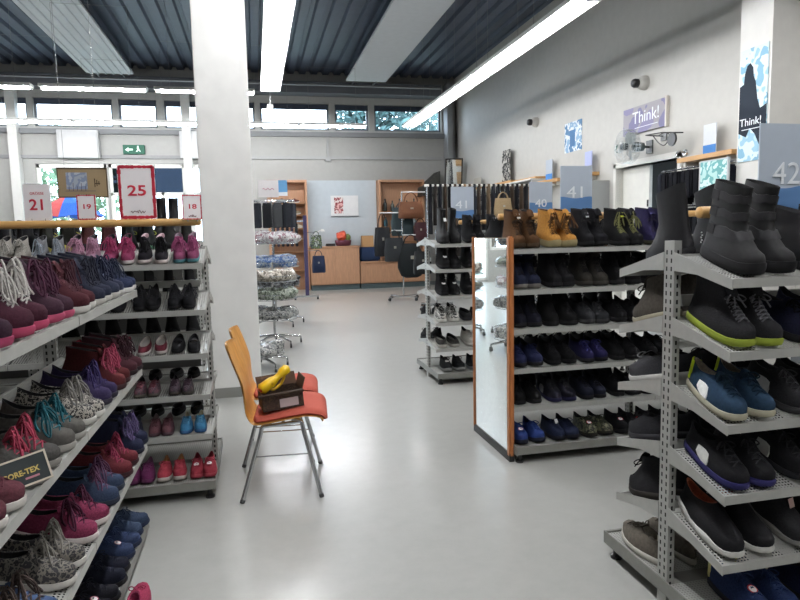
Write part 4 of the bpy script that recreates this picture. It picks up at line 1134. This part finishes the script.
# purple-post stand by the counter
t = thing('clothes_stand', 'stand with a dark purple post in front of the wooden counter', 'display stand', (.9, 14.2, 0))
MB().box(.15, -.04, .1, .23, .04, 1.88).build('post', paint('3a3358'), t, bevel=.008)
f = MB().box(-.1, -.03, .06, .45, .03, .1).build('base_arm', CHROME, t, bevel=.006)
for xx in (-.08, .42): MB().cyl((xx-.02, 0, .035), (xx+.02, 0, .035), .035, 12).build('castor', BLACK, f, True)
MB().tube([(-.5, 0, 1.75), (.19, 0, 1.75)], .012, 8).build('rail', CHROME, t)
MB().tube([(.23, 0, 1.1), (.45, -.05, 1.1)], .008, 6).tube([(.23, 0, 1.5), (.4, -.05, 1.5)], .008, 6).build('hook', CHROME, t)
def handbag(x, y, z, w, h, d, hexc, label, group='handbags', rz=0, handle=.22, round_=False, m=None):
    t = thing('handbag', label, 'bag', (x, y, z), rz, group)
    mm = m or leather(hexc); rings = []
    for f, k, kd in ((0, .9, .8), (.04, 1, 1), (.45, 1.0, .95), (.85, .9, .55), (1, .86, .35)) if not round_ else ((0, .45, .5), (.06, .75, .8), (.3, 1, 1), (.6, .98, .9), (.85, .75, .6), (1, .5, .35)):
        rings.append([(w/2*k*math.copysign(abs(math.cos(a))**.5, math.cos(a)), d/2*kd*math.copysign(abs(math.sin(a))**.6, math.sin(a)), -handle-h+f*h) for a in [2*PI*i/16 for i in range(16)]])
    MB().loft(rings).build('body', mm, t, 1.0)
    for s in (-1, 1):
        MB().tube(catmull([(-w*.28, s*d*.12, -handle-.02), (-w*.2, s*d*.1, -handle*.4), (0, 0, 0), (w*.2, s*d*.1, -handle*.4), (w*.28, s*d*.12, -handle-.02)], 4), .009, 6).build('handle', mm, t, True)
    MB().box(-w*.06, -d*.5, -handle-h*.45, w*.06, -d*.46, -handle-h*.35).build('clasp', metal('b8b4a8'), t)
    return t
handbag(1.36, 14.15, 1.1, .3, .38, .12, '222c44', 'dark blue bag hanging low from the purple post', handle=.12)
handbag(1.32, 14.15, 1.52, .26, .3, .14, '4a5a3c', 'mottled green bag hanging high from the purple post', handle=.08, m=pattern('green_print', ['3c4a34', 'b0b8b0', '2a3038', '6a7c50'], 24))
for k in range(6):
    pack(.45+.1*k-.05, 14.2, 1.75, .09, .55, .06, [fabric('2a2c34'), fabric('4a4450'), fabric('33363a')][k % 3], 'dark garment pack hanging on the rail of the purple post stand', 'packs on the purple stand', PI/2)

# ------------------------------------------------------------------ bag stands
def bag_stand(x, y, top, label, arms):
    t = thing('bag_stand', label, 'display stand', (x, y, 0))
    MB().cyl((0, 0, .08), (0, 0, top), .016, 10).build('pole', CHROME, t, True)
    for k in range(4):
        a = PI*k/2+.5; e = Vector((math.cos(a)*.42, math.sin(a)*.42, 0))
        l = MB().box(-.0, -.015, .07, .42, .015, .1).build('base_arm', CHROME, t); l.rotation_euler = (0, 0, a)
        MB().cyl((.4, -.015, .035), (.4, .015, .035), .035, 12).build('castor', BLACK, l, True)
    for (ax, ay, az) in arms:
        MB().tube([(0, 0, az), (ax, ay, az)], .012, 8).build('arm', mat('d8d8d8', .3, .3, 0, 40, 0, .5, 'railw'), t, True)
    return t
bag_stand(3.1, 13.3, 2.33, 'chrome bag stand with the brown handbag on its top arm', [(.52, 0, 2.315), (-.5, 0, 1.88), (-.3, -.3, 1.5), (.2, -.35, 1.4), (.05, .3, 2.1)])
handbag(3.3, 13.3, 2.31, .56, .36, .2, '6b4632', 'brown leather handbag hanging from the top arm of the bag stand', handle=.2)
handbag(2.66, 13.3, 1.875, .36, .62, .16, '1e1f22', 'black shopper bag hanging at the left of the bag stand', handle=.3)
handbag(2.85, 13.02, 1.5, .42, .5, .2, '26292c', 'dark grey bag hanging in the middle of the bag stand', handle=.15)
handbag(3.2, 12.98, 1.4, .58, .72, .26, '1b1f21', 'large round black bag hanging lowest on the bag stand', handle=.18, round_=True)
handbag(3.15, 13.5, 2.1, .5, .62, .16, '39464a', 'dark teal bag hanging behind on the bag stand', handle=.1)
handbag(3.5, 13.3, 1.75, .3, .4, .14, '3b2226', 'dark wine bag hanging under the brown handbag', handle=.08)
bag_stand(3.3, 11.4, 1.5, 'lower bag stand behind the far 41 rack', [(.4, 0, 1.3), (-.35, -.1, 1.25)])
handbag(3.62, 11.4, 1.3, .4, .5, .18, '2a2624', 'dark brown bag on the lower bag stand', handle=.15)
handbag(3.0, 11.3, 1.25, .34, .42, .16, '1f2022', 'black bag on the left arm of the lower bag stand', handle=.15)
# garment rail behind the far 41 rack
t = thing('garment_rail', 'white topped rail of dark scarves behind the far 41 rack', 'rail', (2.85, 10.5, 0))
MB().tube([(0, 0, 2.24), (2.4, 0, 2.24)], .022, 10).build('rail', paint('e6e4de'), t, True)
for xx in (.05, 2.35): MB().cyl((xx, 0, .03), (xx, 0, 2.24), .018, 8).build('upright', CHROME, t, True)
for xx in (.05, 2.35): MB().box(xx-.025, -.3, 0, xx+.025, .3, .03).build('foot', CHROME, t)
sc_cols = ['1d1e22', '2c2826', '24262c', '3a3028', '1b1b1e', '4a3d33', '26272a', '8a7156', '5a4c40', '2a2f36', '433a34', '202124', '6a5a48', '2b2c30']
for k in range(26):
    x = 2.95+k*.088; hh = [.85, .7, .95, .8][k % 4]
    t = thing('scarf', 'scarf hanging on the white topped rail, %s from its left end' % (ORD[k] if k < 18 else ['nineteenth', 'twentieth', 'twenty-first', 'twenty-second', 'twenty-third', 'twenty-fourth', 'twenty-fifth', 'twenty-sixth'][k-18]), 'scarf', (x, 10.5, 2.262), 0, 'scarves on the rail')
    r = random.Random(k); rs_ = []
    for f in range(6):
        z = -hh*f/5; w = .05+.05*f/5+r.uniform(-.01, .01)
        rs_.append([(.03*math.cos(a)*(1+.2*math.sin(3*a)), w*math.sin(a), z) for a in [2*PI*i/10 for i in range(10)]])
    MB().loft(rs_).build('cloth', fabric(sc_cols[k % 14]), t, 1.2)
    if k == 8:
        pass
handbag(4.15, 10.2, 2.1, .32, .34, .12, 'a08a6a', 'tan shoulder bag hanging in front of the scarf rail', handle=.1)

# ------------------------------------------------------------------ counter and cabinets at the back
OAK = wood('b88c6c', 'oak', 0, .5); OAKV = wood('b88c6c', 'oakv', 2, .5)
t = thing('counter', 'light wooden counter in front of the back wall', 'counter', (1.38, 16.4, 0))
MB().box(0, 0, .14, 1.27, .55, 1.1).build('body', OAKV, t)
MB().box(-.02, -.03, 1.1, 1.28, .56, 1.14).build('worktop', OAK, t, bevel=.004)
MB().box(.01, .03, 0, 1.26, .55, .14).build('plinth', paint('4e5c5e'), t)
for k in range(2): MB().box(.01+k*.63, -.012, .16, .63+k*.63, 0, 1.09).build('front_panel', OAKV, t, bevel=.002)
t = thing('bench_cabinet', 'low wooden bench cabinet beside the counter', 'cabinet', (2.67, 16.4, 0))
MB().box(0, 0, .14, 1.9, .55, .68).build('body', OAKV, t)
MB().box(0, -.03, .68, 1.9, .56, .72).build('top', OAK, t, bevel=.004)
MB().box(.01, .03, 0, 1.89, .55, .14).build('plinth', paint('4e5c5e'), t)
for k in range(2): MB().box(.01+k*.95, -.012, .16, .94+k*.95, 0, .6).build('drawer', OAKV, t, bevel=.002)
t = thing('cushion', 'dark blue cushion block on the low bench cabinet', 'cushion', (2.96, 16.7, .72)); MB().box(-.27, -.2, 0, .27, .2, .37).build('cushion', fabric('26344f'), t, bevel=.04)
t = thing('cardboard_box', 'light brown cardboard box above the dark blue cushion', 'box', (2.92, 16.7, 1.092)); MB().box(-.15, -.12, 0, .15, .12, .3).build('body', paper('b48c62'), t, bevel=.003); MB().box(-.155, -.02, .301, .155, .02, .303).build('tape', paper('a07a50'), t)
def wall_cab(x0, x1, z1, label, shelves, zb=0):
    t = thing('wall_cabinet', label, 'cabinet', (x0, 16.6, 0)); w = x1-x0
    m = MB().box(0, 0, zb, .05, .36, z1).box(w-.05, 0, zb, w, .36, z1).box(.05, 0, z1-.06, w-.05, .36, z1).box(.05, .34, zb, w-.05, .36, z1-.06)
    m.build('carcass', OAKV, t)
    for z in shelves: MB().box(.05, .01, z, w-.05, .34, z+.025).build('shelf', wood('8a623f', 'dk', 0), t)
    return t
wall_cab(.35, 1.36, 2.86, 'open oak cabinet at the left behind the counter', [.5, 1.0, 1.3, 1.6, 1.95, 2.25])
wall_cab(3.25, 4.5, 2.86, 'open oak cabinet at the right behind the bag stand', [.76, 1.2, 1.6, 2.0], .722)
t = thing('wall_panel', 'pale blue-grey panel on the back wall between the cabinets', 'panel', (2.3, 16.93, 0)); MB().box(-.93, -.01, 1.14, .94, .068, 2.87).build('panel', paint('b9c2c8'), t, bevel=.004)
t = thing('notice_board', 'white notice board with a red picture on the pale panel', 'board', (2.37, 16.91, 2.2)); MB().box(-.37, -.02, -.27, .37, .009, .27).build('board', paint('dcdcdc'), t, bevel=.004)
MB().box(-.28, -.024, -.2, -.04, -.0205, .22).build('picture', pattern('red_picture', ['b0585a', 'd8a8a4', '8a3a40', 'e0d0cc'], 9), t)
m = MB().box(-.375, -.026, -.285, .375, .008, -.27); m.build('bottom_rail', metal('606468'), t)
# things in the cabinets and on the counter
for i, (x, z, c, l) in enumerate(((1.02, 2.275, '6a3a34', 'red-brown shoe on the top shelf of the left cabinet'), (.7, 2.275, '3a3a3c', 'dark shoe on the top shelf of the left cabinet'), (1.05, 1.975, '8a7a60', 'tan shoe on the second shelf of the left cabinet'), (1.08, 1.625, 'c8bca8', 'cream shoe on the third shelf of the left cabinet'), (1.05, 1.325, '5a5046', 'brown shoe on the fourth shelf of the left cabinet'))):
    shoe(P('', 'sneaker', c, 'c8c4bc' if i != 1 else BK, c), 1, Matrix.Translation((x-.13, 16.78, z+.001)) @ Matrix.Rotation(-.3, 4, 'Z'), 1.05, l, 'shoes in the left cabinet')
def bottle(x, y, z, h, r, c, label, group):
    t = thing('bottle', label, 'bottle', (x, y, z), 0, group)
    MB().lathe([(r*.9, 0), (r, .01), (r, h*.62), (r*.4, h*.78), (r*.36, h*.9)], n=14).build('body', plastic(c), t, 1.0)
    MB().lathe([(r*.42, h*.9), (r*.42, h)], n=12).build('cap', BLACK, t)
for i in range(5): bottle(3.45+.2*i, 16.78, 2.026, .34-.05*(i % 2), .05, ['2c3432', '27302c', '6a4a3a', '3c4c50', '242828'][i], 'bottle on the top shelf of the right cabinet, %s from the left' % ORD[i], 'bottles in the right cabinet')
for i in range(5): bottle(3.45+.2*i, 16.78, 1.626, .25, .055, ['3a6a78', '8a9aa0', '3f5a60', '2a4a58', '707a7c'][i], 'care bottle on the second shelf of the right cabinet, %s from the left' % ORD[i], 'care bottles in the right cabinet')
t = thing('gift_basket', 'orange and plum wrapped basket standing on the counter', 'basket', (2.27, 16.68, 1.141))
MB().lathe([(.16, 0), (.2, .02), (.22, .14), (.21, .15), (.19, .14)], n=18).build('basket', mat('5a2a3a', .8, 0, .3, 60, .4), t, 1.0)
o = link('orange_wrap', lump(31, .13, .12, .12), t); o.data.materials.append(plastic('d0553a')); o.location = (-.04, 0, .13)
o = link('green_wrap', lump(32, .07, .07, .09), t); o.data.materials.append(plastic('6a7a3a')); o.location = (.13, 0, .13)
t = thing('lamp_stand', 'white desk lamp arm beside the left cabinet on the counter', 'lamp', (1.6, 16.7, 1.141))
MB().lathe([(.07, 0), (.07, .015), (.015, .02)], n=16).build('base', WHITE, t, 1.0); MB().tube([(0, 0, .015), (-.1, 0, .3), (.12, -.02, .45)], .01, 8).build('arm', WHITE, t, True); MB().lathe([(.02, 0), (.06, -.06), (.055, -.06)], (.14, -.02, .45), 14).build('shade', WHITE, t, 1.0)
t = thing('card_reader', 'dark flat device lying on the counter by the left cabinet', 'device', (1.92, 16.55, 1.141)); MB().prism([(0, 0), (.16, 0), (.16, .03), (0, .07)], 'x', -.12, .12).build('body', BLACK, t, bevel=.004); MB().box(-.1, .02, .066, .1, .05, .069).build('keys', paint('707070'), t)

# ------------------------------------------------------------------ right wall
def wallthing(name, label, cat, y, z, x=None): return thing(name, label, cat, (XR if x is None else x, y, z))
# spot heads
for y, z, l in ((8.2, 3.49, 'round wall spot on the right wall above the grey lettered board'), (11.75, 3.555, 'round wall spot farther along the right wall')):
    t = wallthing('wall_spot', l, 'spotlight', y, z)
    MB().lathe([(.1, 0), (.1, -.03), (.085, -.09), (.07, -.1)], n=18, axis='x').build('mount', paint('b4b2ac'), t, 1.0)
    MB().lathe([(.06, -.09), (.065, -.15), (.05, -.18), (.02, -.185)], (0, .04, 0), 16, axis='x').build('head', BLACK, t, 1.0)
# grey board with lettering
t = wallthing('wall_board', 'purple-grey board with white lettering above the fan', 'sign', 8.18, 3.0)
m = MB().box(-.04, -.5, -.19, -.005, .5, .19); m.build('board', pattern('violet_board', ['8f8b96', '7d7a9a', 'a09ca2', '8a86a6'], 2.2), t, bevel=.004)
lettering('Think!', .24, (-.043, -.06, .02), LETTER, t, FACE_AISLE, width=.62)
MB().box(-.0425, -.34, -.12, -.0405, .2, -.112).build('line', LETTER, t)
MB().box(-.048, -.53, -.2, -.002, -.5, .2).build('end_strip', paint('cfc9c0'), t)
# fan
t = wallthing('wall_fan', 'grey wire-cage wall fan above the door', 'fan', 8.06, 2.58)
fx = -.36
m = MB()
for rr, xx in ((.23, -.06), (.23, .06), (.16, -.085), (.16, .085), (.08, -.095), (.08, .095), (.23, 0)):
    m.tube([(fx+xx, rr*math.cos(2*PI*k/28), rr*math.sin(2*PI*k/28)) for k in range(28)], .0035, 5, closed=True)
for k in range(30):
    a = 2*PI*k/30; c, s = math.cos(a), math.sin(a)
    m.tube([(fx-.095, .04*c, .04*s), (fx-.085, .16*c, .16*s), (fx-.06, .23*c, .23*s), (fx+.06, .23*c, .23*s), (fx+.085, .16*c, .16*s), (fx+.095, .04*c, .04*s)], .0022, 4)
m.build('cage', metal('b5b9b8', .3), t)
for k in range(3):
    a0 = 2*PI*k/3; rsx = []
    for q in range(5):
        rr = .04+.165*q/4; w = [.35, .6, .62, .5, .25][q]
        rsx.append([(fx+.03*u+d, rr*math.cos(a0+w*u), rr*math.sin(a0+w*u)) for u, d in ((-1, .003), (0, .003), (1, .003), (1, -.003), (0, -.003), (-1, -.003))])
    MB().loft(rsx).build('blade', mat('a8b0b0', .3, .4), t, 1.0)
MB().lathe([(.02, -.1), (.05, -.09), (.05, -.03), (.045, .0)], (fx, 0, 0), 16, axis='x').build('hub', plastic('3c4448'), t, 1.0)
MB().lathe([(.06, .1), (.07, .13), (.06, .24), (.03, .26)], (fx, 0, 0), 16, axis='x').build('motor', plastic('3f4a48'), t, 1.0)
m = MB().tube([(fx+.2, 0, 0), (-.02, 0, 0)], .018, 8).box(-.02, -.07, -.09, 0, .07, .09); m.build('wall_bracket', plastic('454a4a'), t)
o = MB().tube([(fx-.02, .23, -.05), (fx, .3, -.02), (fx+.02, .29, .06), (fx, .24, .05)], .012, 6).build('handle', plastic('2f5a48'), t, True)
t = wallthing('cable_bracket', 'thin dark wall bracket with a cable loop right of the fan', 'bracket', 7.5, 2.62)
MB().tube([(-.02, .25, .06), (-.28, .25, .07), (-.3, -.1, .05), (-.04, -.2, .04)], .009, 6).build('arm', BLACK, t, True)
MB().tube(catmull([(-.2, .2, .05), (-.22, .05, -.06), (-.2, -.05, -.1), (-.2, -.15, 0), (-.2, -.05, .06), (-.2, .1, .04)], 4), .007, 6).build('cable', BLACK, t, True)
MB().lathe([(.05, 0), (.09, -.03), (.085, -.05)], (-.18, -.22, -.05), 14, axis='x').build('end_disc', BLACK, t, 1.0)
MB().box(-.02, .18, .0, 0, .3, .1).build('plate', plastic('6a6c6c'), t)
t = wallthing('door_bell', 'small chrome wall hook at the right of the door frame', 'hook', 7.3, 2.4); MB().tube(catmull([(0, 0, 0), (-.1, 0, .02), (-.14, 0, -.05), (-.08, 0, -.1)], 4), .012, 8).build('hook', CHROME, t, True); MB().lathe([(.05, 0), (.04, -.02)], n=12, axis='x').build('rosette', CHROME, t)
# small posters
BLUEP = pattern('blue_picture', ['c4d2de', '8fb0cc', 'dfe6ea', '5f86ac'], 7)
t = wallthing('poster', 'pale blue poster pinned high on the right wall', 'poster', 10.28, 3.05); MB().box(-.012, -.3, -.25, -.001, .3, .26).build('sheet', BLUEP, t); MB().box(-.016, -.08, -.16, -.0125, .1, .12).build('figure', paper('5a7fa8'), t)
DARKP = pattern('grey_picture', ['4a4a48', '8f8d88', '2e2e2e', 'b8b4ac'], 8)
t = wallthing('picture', 'tall narrow black and white picture standing on a wooden ledge', 'picture', 13.05, 2.5, XR-.1); MB().box(-.02, -.22, 0, .0, .22, .68).build('board', DARKP, t, bevel=.003); MB().box(-.022, -.23, -.0, .002, .23, .02).build('bottom_edge', BLACK, t)
for y, h, w, col, l, z in ((14.9, .25, .5, 'b8b2a8', 'low grey card on the farthest wooden ledge', 2.5), (11.0, .38, .26, 'b4bcc6', 'small grey-blue card on the ledge left of the 41 sign', 2.36), (9.57, .34, .22, 'b0b8dc', 'small lilac card on the wall right of the 41 sign', 2.37), (6.72, .36, .22, 'd4d8dc', 'white card with a blue foot on the wooden ledge near the pilaster', 2.31)):
    t = wallthing('ledge_card', l, 'card', y, z, XR-.1); MB().box(-.01, -w/2, 0, 0, w/2, h).build('card', paper(col), t); MB().box(-.0115, -w/2, 0, -.0101, w/2, h*.32).build('foot_band', paper('4f86c8' if z < 2.37 else 'a09ca0'), t)
# wooden ledges
for y0, y1, z, l in ((14.4, 15.6, 2.47, 'wooden wall ledge, farthest from the door'), (12.5, 13.7, 2.47, 'wooden wall ledge under the tall picture'), (11.3, 12.3, 2.44, 'wooden wall ledge between the tall picture and the 40 sign'), (10.4, 11.25, 2.33, 'wooden wall ledge behind the 41 sign'), (9.4, 9.75, 2.34, 'short wooden wall ledge left of the door'), (6.2, 7.15, 2.28, 'wooden wall ledge between door and pilaster')):
    t = wallthing('wall_ledge', l, 'ledge', (y0+y1)/2, z); h = (y1-y0)/2
    MB().box(-.24, -h, -.03, 0, h, .028).build('board', wood('c89a60', 'ledge', 1), t, bevel=.006); MB().box(-.2, -h+.1, -.09, 0, -h+.12, -.03).build('bracket', paint('d8d6d0'), t); MB().box(-.2, h-.12, -.09, 0, h-.1, -.03).build('bracket', paint('d8d6d0'), t)
# wall racks with hanging packs (far part) and the one beside the door
def wall_rack(y0, y1, z0, z1, label, rows, cols, group, plab):
    t = thing('wall_rack', label, 'wall rack', (XR, (y0+y1)/2, 0)); h = (y1-y0)/2
    MB().box(-.03, -h, z0, 0, h, z1).build('back_panel', paint('b4b4b0'), t)
    MB().box(-.34, -h, z1-.03, 0, h, z1).build('canopy', paint('deddd8'), t, bevel=.004)
    for yy in (-h, h-.03): MB().box(-.32, yy, z0, 0, yy+.03, z1-.03).build('side', paint('c8c8c4'), t)
    zs = [z1-.12-(z1-z0-.1)*k/rows for k in range(rows)]
    k = 0
    for zi, z in enumerate(zs):
        MB().tube([(-.26, -h+.03, z), (-.26, h-.03, z)], .01, 6).build('rail', CHROME, t, True)
        y = y0+.12
        while y < y1-.08:
            hh = min((z1-z0-.1)/rows-.06, .4)
            pack(XR-.26, y, z+.012, .1, hh*(.85+.15*math.sin(k*2.3)), .09, cols[k % len(cols)], plab % ['top', 'second', 'third', 'fourth'][zi], group+' (%s row)' % ['top', 'second', 'third', 'fourth'][zi]); y += .145; k += 1
    return t
pm = [fabric('20222a'), fabric('2c3038'), fabric('17181c'), fabric('3c4452'), pattern('flecked_pack', ['22242a', 'd0d0d0', '2c3040', '18181a'], 20)]
wall_rack(11.3, 16.6, 1.0, 2.43, 'long white topped wall rack of hanging packs on the right wall', 3, pm, 'packs on the long wall rack', 'dark pack hanging in the %s row of the long wall rack')
t = thing('wall_shelf', 'small grey shelf unit on the right wall left of the door', 'shelf', (XR, 9.55, 0))
MB().box(-.3, -.45, .2, 0, -.42, 2.2).box(-.3, .42, .2, 0, .45, 2.2).box(-.02, -.42, .2, 0, .42, 2.2).build('carcass', paint('9ea09e'), t)
for z in (.2, .6, 1.0, 1.4, 1.78, 2.17): MB().box(-.3, -.42, z, -.02, .42, z+.025).build('shelf', paint('aaaca8'), t)
for i in range(6): bottle(XR-.18, 9.22+.13*i, 1.806, .22, .045, ['2c3a34', 'd0d0cc', '34383c', 'a0a4a0', '2a2c30', 'c0c4c4'][i], 'spray bottle on the upper shelf left of the door, %s from the door' % ORD[i], 'spray bottles by the door')
for i in range(6): bottle(XR-.18, 9.22+.13*i, 1.426, .25, .05, ['3c4a3c', '22262a', 'b0b4b4', '4a5a48', '303438', '8a8c8c'][i], 'spray bottle on the middle shelf left of the door, %s from the door' % ORD[i], 'lower spray bottles by the door')
t = thing('wall_rail', 'chrome wall rails of black goods between the door and the pilaster', 'rail', (XR, 6.7, 0))
for z in (2.16, 1.7): MB().tube([(-.3, -.62, z), (-.3, .66, z)], .01, 6).cyl((-.3, -.6, z), (0, -.6, z), .008, 6).cyl((-.3, .64, z), (0, .64, z), .008, 6).build('rail', CHROME, t, True)
rr = random.Random(8)
for zi, z in enumerate((2.16, 1.7)):
    for k in range(11):
        pack(XR-.3, 6.16+.115*k, z+.012, .16+.05*(k % 2), .4+rr.uniform(-.05, .05), .1, pm[(0, 2, 0, 4)[k % 4]] if k % 5 == 0 else fabric('15161a'), 'black pack hanging in the %s row between door and pilaster' % ('upper', 'lower')[zi], 'black packs beside the door, %s row' % ('upper', 'lower')[zi], .12)
# pale cyan picture beside the pilaster
t = wallthing('picture', 'pale turquoise rippled picture between the pilaster and the black packs', 'picture', 5.95, 1.86, 5.02); MB().box(-.02, .0, 0, .0, .42, .31).build('print', pattern('water_print', ['9fd0cc', 'd4ece8', '6fb0b0', 'b8dcd8'], 9), t); MB().box(-.024, -.015, -.015, .004, .0, .325).box(-.024, .42, -.015, .004, .435, .325).box(-.024, 0, .31, .004, .42, .325).box(-.024, 0, -.015, .004, .42, 0).build('frame', paint('c4c8c8'), t)
MB().tube([(0, .2, .3), (.48, .2, .34)], .01, 6).build('wall_arm', CHROME, t)
# pilaster poster
t = thing('poster', 'tall poster with dark cloaked shape over ice on the pilaster', 'poster', (5.1, 5.715, 2.12))
MB().box(-.012, -.185, 0, -.001, .185, 1.15).build('sheet', pattern('ice_print', ['bcd8e4', '9cc4d8', 'd4e6ec', '86b4cc'], 6), t)
MB().prism([(.185, .3), (.185, .78), (.13, .8), (.12, .9), (.09, .98), (.05, 1.0), (.01, .95), (0, .86), (-.03, .8), (-.06, .62), (-.1, .52), (-.185, .55), (-.185, .1), (-.1, .16), (-.04, .27), (.03, .34), (.08, .25)], 'x', -.0145, -.0121).build('dark_shape', paper('252c36'), t)
lettering('Think!', .11, (-.016, .02, .4), LETTER, t, FACE_AISLE, width=.29)
MB().box(-.0155, -.12, .325, -.0146, .14, .332).build('line', LETTER, t)
# dark framed mirror hung high in the far right corner, and dark panel beside it
t = thing('corner_mirror', 'dark framed mirror hung in the far right corner', 'mirror', (5.13, 16.0, 2.68)); t.rotation_euler = (math.radians(12), 0, math.radians(-8))
MB().box(-.2, -.01, .0, .2, .01, .64).build('mirror', metal('d8dcdc', .04), t); MB().box(-.23, -.02, -.03, .23, .03, 0).box(-.23, -.02, .64, .23, .03, .67).box(-.23, -.02, 0, -.2, .03, .64).box(.2, -.02, 0, .23, .03, .64).build('frame', paint('2c2a28'), t); MB().cyl((0, .02, .5), (0, 1.1, .3), .012, 6).build('wall_arm', BLACK, t)
t = thing('wall_canopy', 'dark sloping canopy panel left of the corner mirror', 'panel', (4.6, 16.4, 2.45)); MB().prism([(-.2, 0), (.28, 0), (.28, .62), (-.2, .2)], 'y', -.05, .55).build('panel', mat('3a3a36', .7, 0, .2, 12), t, bevel=.01); MB().box(-.22, -.07, -.03, .3, .56, 0).build('edge', BLACK, t)

# ------------------------------------------------------------------ back left: hanging sign, exit sign, panel
t = thing('hanging_sign', 'beige picture sign hanging from the roof above the left signs', 'sign', (-1.55, 6.5, 1.85), math.radians(2))
MB().box(-.21, -.008, 0, .21, .008, .265).build('board', paper('b39c7a'), t); m = MB().box(-.215, -.012, .255, .215, .012, .27).box(-.215, -.012, -.006, .215, .012, .004).box(-.215, -.012, 0, -.207, .012, .26).box(.207, -.012, 0, .215, .012, .26); m.build('edge', paper('5f5140'), t)
MB().box(-.14, -.011, .07, .04, -.0081, .225).build('picture', pattern('pale_picture', ['a8b4c8', 'c8ced8', '98a4c0', 'b8c0cc'], 12), t)
m = MB()
for k in range(5): m.box(-.12+.035*k, -.0125, .055, -.115+.035*k, -.0111, .1+.03*(k % 2))
m.box(-.15, -.0125, .052, .11, -.0111, .057).build('drawn_figures', paper('6a6678'), t)
m = MB()
for k in range(3): m.box(.1+.018*k, -.011, .09+.01*k, .108+.018*k, -.0081, .17-.012*k)
m.box(.1, -.011, .12, .15, -.0081, .128).build('emblem', paper('5a4a3a'), t)
MB().cyl((-.15, 0, .265), (-.15, 0, 3.755), .002, 5).cyl((.15, 0, .265), (.15, 0, 3.755), .002, 5).build('hanger_wire', metal('909090'), t)
t = thing('exit_sign', 'green emergency exit sign on the back wall above the shop window', 'sign', (-2.82, 16.9, 3.53)); MB().box(-.25, 0, 0, .25, .1, .22).build('case', paint('1f5c48'), t, bevel=.006)
GW = emit('d8f0e4', .6, 'exit')
m = MB().prism([(-.2, .1), (-.12, .05), (-.12, .085), (-.02, .085), (-.02, .125), (-.12, .125), (-.12, .16)], 'y', -.004, -.001)
m.build('arrow', GW, t)
m = MB().lathe([(.001, -.003), (.018, -.003), (.018, -.001)], (.1, 0, .18), 10, axis='y'); m.prism([(.07, .15), (.12, .16), (.13, .11), (.16, .06), (.145, .05), (.11, .09), (.07, .05), (.05, .06), (.09, .1)], 'y', -.004, -.001); m.build('running_figure', GW, t)
t = thing('wall_box', 'light grey square panel on the back wall left of the exit sign', 'panel', (-4.05, 16.9, 3.42)); MB().box(-.46, -.12, 0, .46, .09, .66).build('case', paint('bfc0c0'), t, bevel=.01); MB().box(-.4, -.125, .06, .4, -.119, .6).build('cover', paint('c6c7c7'), t)
t = thing('wall_box', 'light grey square panel on the back wall beside the pillar edge', 'panel', (-1.3, 16.9, 3.42)); MB().box(-.42, -.12, 0, .42, .09, .66).build('case', paint('bfc0c0'), t, bevel=.01); MB().box(-.36, -.125, .06, .36, -.119, .6).build('cover', paint('c6c7c7'), t)
t = thing('junction_box', 'small white box hanging below the far end of the lamp line beside the pillar', 'box', (.36, 11.5, 3.62)); MB().box(-.05, -.04, 0, .05, .04, .1).build('case', WHITE, t, bevel=.005); MB().cyl((0, 0, .1), (0, 0, 1.99), .004, 5).build('cable', metal('909090'), t)
t = thing('speaker', 'small grey box speaker under the roof at the far left', 'speaker', (-5.95, 16.35, 5.12)); MB().box(-.16, -.14, 0, .16, .14, .33).build('case', paint('9a9c9e'), t, bevel=.01); MB().lathe([(.09, -.145), (.09, -.139)], (0, 0, .17), 16, axis='y').build('grille', paint('6a6c6e'), t); MB().cyl((0, 0, .15), (0, .22, .15), .02, 6).build('bracket', metal('707070'), t)
bpy.context.view_layer.update()
